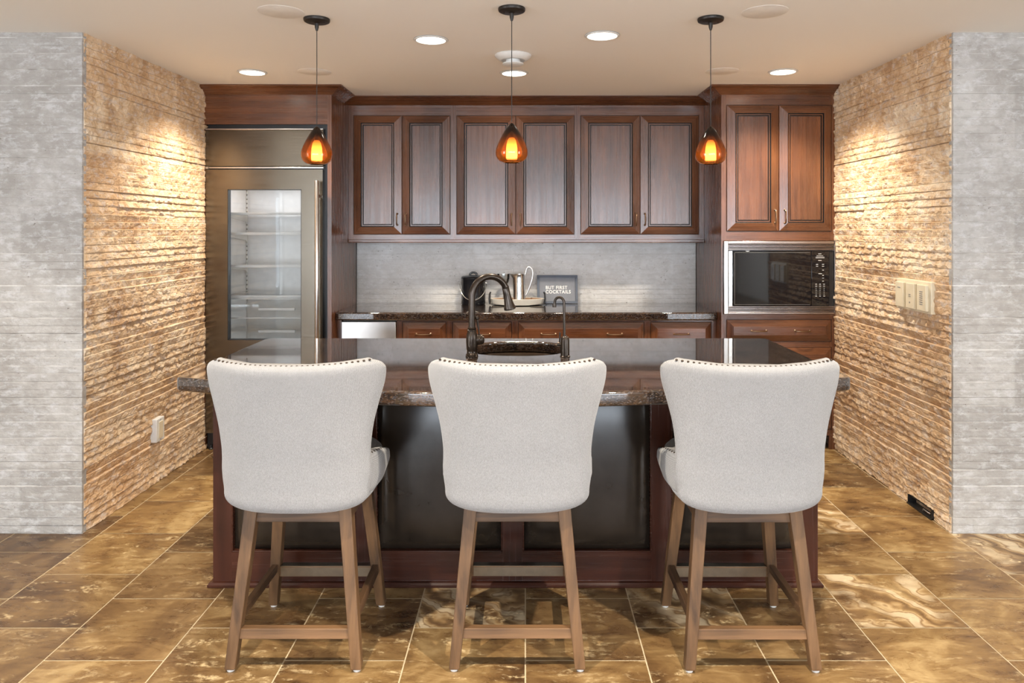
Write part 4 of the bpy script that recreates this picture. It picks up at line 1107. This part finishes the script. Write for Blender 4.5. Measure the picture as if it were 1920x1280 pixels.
# pendants
def make_pendant(loc, label, drop):
    t = thing('pendant_lamp', loc, label, 'pendant lamp', 'amber glass pendant lamps over the bar')
    mb = MB(); mb.lathe([(0.0, 0), (0.060, 0), (0.0605, -0.006), (0.058, -0.013), (0.050, -0.017), (0.016, -0.018), (0.010, -0.022), (0.009, -0.040), (0.005, -0.055), (0, -0.056)], (0, 0, -0.0005), 40, cap0=False)
    cn = mb.build('canopy', M['canopy'], t, True)
    mb = MB()
    for s in (-1, 1): mb.lathe([(0.004, 0), (0.004, 0.003), (0, 0.003)], (s * 0.034, 0, -0.0165), 8, (0, 0, -1))
    mb.build('screw', M['bronze'], cn)
    mb = MB(); mb.tube([(0, 0, -0.05), (0, 0, -drop / 2), (0, 0, -drop + 0.005)], 0.0019, 8); mb.build('cord', M['cord'], t, True)
    z0 = -drop - 0.176
    prof = [(0.036, 0.000), (0.052, 0.006), (0.063, 0.016), (0.0695, 0.030), (0.0712, 0.045), (0.069, 0.062), (0.061, 0.084), (0.049, 0.110), (0.035, 0.136), (0.021, 0.158), (0.010, 0.171), (0.003, 0.1755)]
    mb = MB(); mb.lathe([(r, z0 + z) for r, z in prof] + [(max(r - 0.0035, 0.001), z0 + z - (0.004 if z > 0.15 else 0.0)) for r, z in reversed(prof)], (0, 0, 0), 48, cap0=False, cap1=False)
    mb.build('glass_shade', M['amber'], t, True, angle=70)
    ip = [(0.0, 0.006), (0.022, 0.006), (0.0245, 0.010), (0.0250, 0.045), (0.0235, 0.075), (0.019, 0.098), (0.012, 0.110), (0.0, 0.113)]
    mb = MB(); mb.lathe([(r, z0 + z) for r, z in ip], (0, 0, 0), 32, cap0=False, cap1=False); mb.build('lamp_glass', M['inner'], t, True, angle=70)
    mb = MB(); mb.lathe([(0.0, 0.112), (0.008, 0.112), (0.008, 0.150), (0.006, 0.172), (0.0, 0.176)], (0, 0, z0), 16, cap0=False, cap1=False); mb.build('lamp_socket', M['canopy'], t, True)
    return t
PEND = []
for i, (cpx, cpy, top, lab) in enumerate(((594, 38.5, 237, 'amber teardrop glass pendant lamp hanging in front of the refrigerator'), (959.5, 19, 230.5, 'amber teardrop glass pendant lamp over the faucet, in front of the middle cabinet'), (1332.5, 37.5, 236.5, 'amber teardrop glass pendant lamp hanging beside the microwave tower'))):
    x, y = ceil_pt(cpx, cpy, CEIL - 0.008)
    zt = CAMZ + (HY - top) * y / F
    PEND.append((x, y, zt))
dm_ = sum(CEIL - p[2] for p in PEND) / 3
for i, (x, y, zt) in enumerate(PEND):
    lab = ('amber teardrop glass pendant lamp hanging in front of the refrigerator', 'amber teardrop glass pendant lamp over the faucet, in front of the middle cabinet', 'amber teardrop glass pendant lamp hanging beside the microwave tower')[i]
    make_pendant((x, y, CEIL), lab, CEIL - zt)

# ------------------------------------------------------------------ bar stools
def sgn_pow(v, p): return math.copysign(abs(v) ** p, v)

def make_stool(loc, label):
    t = thing('bar_stool', loc, label, 'bar stool', 'linen wingback bar stools at the island')
    # back rest: half width and outer face depth by height
    low = []
    for i in range(12):
        z = 0.5430 + 0.0765 * (i / 11) ** 2; q = (0.62 - z) / 0.0785
        k = max(0.0, 1 - q ** 3.2) ** (1 / 3.2)
        low.append((z, 0.2515 * k, -0.2485 + 0.055 * (1 - k) ** 1.3))
    tab = low + [(0.652, 0.2565, -0.251), (0.690, 0.2595, -0.254), (0.727, 0.258, -0.258),
           (0.767, 0.2585, -0.264), (0.845, 0.2690, -0.276), (0.914, 0.2860, -0.288), (0.985, 0.3055, -0.302), (1.020, 0.3105, -0.309), (1.040, 0.3095, -0.313), (1.055, 0.300, -0.314), (1.064, 0.286, -0.311), (1.069, 0.268, -0.306)]
    zs = [tab[0][0] + (tab[-1][0] - tab[0][0]) * i / 44 for i in range(45)] + [q[0] for q in tab if q[0] > 1.03 or q[0] < 0.60]
    zs = sorted(set(round(z, 5) for z in zs))
    T = 0.066; K = 64
    def at(z):
        for i in range(len(tab) - 1):
            a, b = tab[i], tab[i + 1]
            if a[0] <= z <= b[0] + 1e-6:
                p, n = tab[max(i - 1, 0)], tab[min(i + 2, len(tab) - 1)]
                h = b[0] - a[0]; f = (z - a[0]) / h; out = []
                for c in (1, 2):                                            # cubic through the measured outline
                    m0 = (b[c] - p[c]) / (b[0] - p[0]) * h; m1 = (n[c] - a[c]) / (n[0] - a[0]) * h
                    out.append((2 * f ** 3 - 3 * f * f + 1) * a[c] + (f ** 3 - 2 * f * f + f) * m0 + (3 * f * f - 2 * f ** 3) * b[c] + (f ** 3 - f * f) * m1)
                return out
        return tab[-1][1], tab[-1][2]
    def wrap(q, z): 
        k = 0.055 + 0.035 * min(1, max(0, (z - 0.6) / 0.45))
        return k * abs(q) ** 2.6
    rg = []
    for z in zs:
        hw, yo = at(z)
        tt = T
        ring = []
        for j in range(K):
            a = 2 * PI * j / K
            q = sgn_pow(math.cos(a), 0.55); b = sgn_pow(math.sin(a), 0.62)
            x = hw * q
            y = yo + wrap(x / 0.30, z) + tt / 2 + tt / 2 * b
            zz = z - 0.012 * (1 - min(1, (x / 0.27) ** 2)) * min(1, max(0, (z - 0.95) / 0.1))
            if b > 0.2: zz -= 0.004 * max(0, (z - 1.0) / 0.07) * b
            ring.append((x, y, zz))
        rg.append(ring)
    hw, yo = at(zs[-1])
    for sh_, up in ((0.75, 0.0040), (0.4, 0.0060), (0.05, 0.0065)):
        base = rg[len(zs) - 1]
        rg.append([(p[0] * (1 - 0.06 * (1 - sh_)), (p[1] - (yo + wrap(p[0] / 0.30, 1.069) + T / 2)) * sh_ + yo + wrap(p[0] / 0.30, 1.069) + T / 2, p[2] + up) for p in base])
    mb = MB(); mb.loft(rg, True, True, True)
    bk = mb.build('backrest', M['linen'], t, True, angle=75)
    # seat cushion and its upholstered base
    def se(a, b, z, n, yc=0.02, k=48): return [(a * sgn_pow(math.cos(2 * PI * i / k), 2 / n), yc + b * sgn_pow(math.sin(2 * PI * i / k), 2 / n), z) for i in range(k)]
    mb = MB()
    mb.loft([se(0.205, 0.205, 0.545, 4), se(0.232, 0.228, 0.551, 4), se(0.244, 0.238, 0.565, 4), se(0.248, 0.242, 0.60, 4), se(0.244, 0.242, 0.640, 4), se(0.238, 0.238, 0.664, 3.6), se(0.225, 0.225, 0.680, 3.4), se(0.18, 0.18, 0.690, 3), se(0.05, 0.05, 0.694, 2)], True, True, True)
    mb.build('seat', M['linen'], t, True, angle=75)
    arms = []
    for s in (-1, 1):
        rg = []
        for i in range(13):
            f = i / 12; y = -0.185 + 0.420 * f
            top = 0.742 - 0.115 * f ** 0.8 + 0.02 * math.sin(PI * f); xo = 0.257 + 0.017 * math.sin(PI * min(1, f * 1.1)) - 0.02 * max(0, f - 0.8) / 0.2; xi = 0.212
            bot = 0.575 - 0.02 * math.sin(PI * min(1, f * 1.3)) + 0.035 * max(0, f - 0.55) / 0.45
            if i == 12: top -= 0.03; bot += 0.03; xo -= 0.012
            ring = []
            for j in range(20):
                a = 2 * PI * j / 20
                cx_, cz_ = (xo + xi) / 2, (top + bot) / 2
                kz = sgn_pow(math.sin(a), 0.45); ring.append((s * (cx_ + (xo - xi) / 2 * sgn_pow(math.cos(a), 0.6) - 0.035 * max(0, -kz) ** 2), y, cz_ + (top - bot) / 2 * sgn_pow(math.sin(a), 0.45)))
            rg.append(ring)
        mb = MB(); mb.loft(rg, True, True, True)
        arms.append(mb.build('arm', M['linen'], t, True, angle=75))
    # nail heads along the top of the back and the arms
    mb = MB(); mb.lathe([(0.0045, -0.002), (0.0044, 0.0006), (0.0036, 0.0016), (0.0020, 0.0022), (0.0, 0.0024)], (0, 0, 0), 10, cap0=False)
    nail0 = None
    spots = []
    N = 31
    for i in range(N):
        x = -0.264 + 0.528 * i / (N - 1)
        y = -0.3055 + wrap(x / 0.30, 1.069) + 0.012
        z = 1.0725 - 0.012 * (1 - min(1, (x / 0.27) ** 2))
        spots.append((bk, (x, y, z), (0, -0.35, 1)))
    for s, ar in ((-1, arms[0]), (1, arms[1])):
        for i in range(10):
            f = 0.12 + 0.68 * i / 9
            top = 0.742 - 0.115 * f ** 0.8 + 0.02 * math.sin(PI * f)
            spots.append((ar, (s * (0.2475 + 0.010 * math.sin(PI * f)), -0.185 + 0.420 * f, top - 0.0022), (s * 0.35, 0, 1)))
    for par, p, nrm in spots:
        if nail0 is None:
            nail0 = mb.build('nailhead', M['nail'], par, True); o = nail0
        else:
            o = nail0.copy(); COL.objects.link(o); o.parent = par
        o.location = p
        o.rotation_mode = 'QUATERNION'; o.rotation_quaternion = Vector((0, 0, 1)).rotation_difference(Vector(nrm).normalized())
    # legs
    legs = {}
    LB, LT, YBt, YTp, ZT = 0.217, 0.164, 0.212, 0.150, 0.545
    def leg_at(sx, sy, z):
        f = z / ZT; return sx * (LB + (LT - LB) * f), sy * (YBt + (YTp - YBt) * f)
    for sx in (-1, 1):
        for sy in (-1, 1):
            mb = MB(); rr2 = []
            for z in (0.008, 0.012, 0.2, 0.4, ZT):
                cx_, cy_ = leg_at(sx, sy, z); h = 0.0180 + 0.0045 * z / ZT - (0.003 if z < 0.01 else 0)
                rr2.append([(cx_ - h, cy_ - h, z), (cx_ + h, cy_ - h, z), (cx_ + h, cy_ + h, z), (cx_ - h, cy_ + h, z)])
            mb.loft(rr2, True, True, True)
            lg = mb.build('leg', M['stool_v'], t, bevel=0.003)
            cx_, cy_ = leg_at(sx, sy, 0)
            m2 = MB(); m2.lathe([(0, 0.0), (0.012, 0.0), (0.0135, 0.003), (0.0135, 0.0085), (0, 0.0085)], (cx_, cy_, 0), 14); m2.build('glide', M['glide'], lg, True)
    def rail(z, h, a, b, mat, name, w=0.018):
        """rail between legs a and b (sx, sy)"""
        zt, zb = z + h / 2, z - h / 2
        vs = []
        mb = MB()
        if a[1] == b[1]:
            q = []
            for zz in (zb, zt):
                xa, ya = leg_at(*a, zz); xb, yb = leg_at(*b, zz)
                q.append([(xa + 0.012, ya - w / 2, zz), (xb - 0.012, ya - w / 2, zz), (xb - 0.012, ya + w / 2, zz), (xa + 0.012, ya + w / 2, zz)])
        else:
            q = []
            for zz in (zb, zt):
                xa, ya = leg_at(*a, zz); xb, yb = leg_at(*b, zz)
                q.append([(xa - w / 2, ya + 0.012, zz), (xa + w / 2, ya + 0.012, zz), (xa + w / 2, yb - 0.012, zz), (xa - w / 2, yb - 0.012, zz)])
        mb.hexa(q[0], q[1])
        return mb.build(name, mat, t, bevel=0.002)
    rail(0.124, 0.034, (-1, -1), (1, -1), M['stool_h'], 'stretcher', 0.026)
    fr_ = rail(0.152, 0.044, (-1, 1), (1, 1), M['stool_h'], 'footrest', 0.026)
    xa, ya = leg_at(1, 1, 0.152)
    mb = MB(); xx = xa - 0.024
    mb.box(-xx, xx, ya - 0.0150, ya + 0.0150, 0.173, 0.1755); mb.box(-xx, xx, ya - 0.0150, ya - 0.0130, 0.134, 0.1755); mb.box(-xx, xx, ya + 0.0130, ya + 0.0150, 0.134, 0.1755)
    mb.build('kick_plate', M['plate'], fr_)
    rail(0.168, 0.034, (-1, -1), (-1, 1), M['stool_y'], 'stretcher', 0.022)
    rail(0.168, 0.034, (1, -1), (1, 1), M['stool_y'], 'stretcher', 0.022)
    for sy in (-1, 1): rail(0.512, 0.042, (-1, sy), (1, sy), M['stool_h'], 'apron', 0.022)
    for sx in (-1, 1): rail(0.512, 0.042, (sx, -1), (sx, 1), M['stool_y'], 'apron', 0.022)
    return t
st0 = make_stool((-0.028, 2.692, 0), 'linen wingback bar stool in the middle, directly in front of the faucet')
for x, y, lab in ((-0.796, 2.690, 'linen wingback bar stool at the refrigerator end of the island'), (0.780, 2.686, 'linen wingback bar stool at the microwave end of the island')):
    st = copy_tree(st0); st.location = (x, y, 0); st['label'] = lab
WORLDSPACE[0] = True

# ------------------------------------------------------------------ light
def spot(loc, w, size=95, blend=0.5, col=(1.0, 0.78, 0.50), rad=0.05, tgt=None):
    L = bpy.data.lights.new('lamp', 'SPOT'); L.energy = w; L.spot_size = math.radians(size); L.spot_blend = blend; L.color = col; L.shadow_soft_size = rad
    o = bpy.data.objects.new('lamp_beam', L); COL.objects.link(o); o.location = loc
    return o
WARM = (1.0, 0.89, 0.73)
for i, (x, y) in enumerate(DLP):
    spot((x, y, CEIL - 0.02), (80, 80, 190, 150, 150)[i], (100, 100, 105, 128, 128)[i], 0.75, WARM)
for x, y, e in ((-0.87, 1.76, 225), (0.82, 1.76, 225), (-2.6, 2.3, 80), (2.6, 2.3, 80)):      # the next row of downlights, over the stools and the aisles
    spot((x, y, CEIL - 0.02), e, 110, 0.5, WARM, 0.022)
def area(loc, rot, sx, sy, w, col):
    L = bpy.data.lights.new('daylight', 'AREA'); L.shape = 'RECTANGLE'; L.size = sx; L.size_y = sy; L.energy = w; L.color = col
    o = bpy.data.objects.new('window_daylight', L); COL.objects.link(o); o.location = loc; o.rotation_euler = rot
    return o
area((0, WY - 0.10, (WZ0 + WZ1) / 2), (PI / 2, 0, 0), 2 * WX, WZ1 - WZ0, 820, (0.82, 0.90, 1.0))
for sx in (-1, 1):
    area((sx * 5.16, (SWA + SWB) / 2, (WZ0 + WZ1) / 2), (PI / 2, 0, sx * PI / 2), SWB - SWA, WZ1 - WZ0, 600, (0.92, 0.96, 1.0))  # added fill lights at the invented side windows
# lamp inside the refrigerator
L = bpy.data.lights.new('fridge_lamp', 'AREA'); L.shape = 'RECTANGLE'; L.size = 0.5; L.size_y = 0.3; L.energy = 1.9; L.color = (1.0, 0.97, 0.95)
o = bpy.data.objects.new('fridge_lamp', L); COL.objects.link(o); o.location = ((LX0 + LX1) / 2, 5.25, LZ1 - 0.01)

w = bpy.data.worlds.new('sky'); SC.world = w; w.use_nodes = True
bg = w.node_tree.nodes.get('Background'); bg.inputs[0].default_value = (0.75, 0.85, 1.0, 1); bg.inputs[1].default_value = 1.0

SC.cycles.transparent_max_bounces = 32

# ------------------------------------------------------------------ camera
cam = bpy.data.cameras.new('camera'); co = bpy.data.objects.new('camera', cam); COL.objects.link(co)
co.location = (0, 0, CAMZ); co.rotation_euler = (PI / 2, 0, 0)
cam.sensor_fit = 'HORIZONTAL'; cam.sensor_width = 36.0; cam.lens = F / 1920 * 36.0
cam.shift_x = -(CX - 960) / 1920; cam.shift_y = -(640 - HY) / 1920
cam.clip_start = 0.05; cam.clip_end = 60
SC.camera = co
vs = SC.view_settings
vs.view_transform = 'Standard'; vs.look = 'None'; vs.gamma = 1.0; vs.exposure = 0.12; vs.use_curve_mapping = False
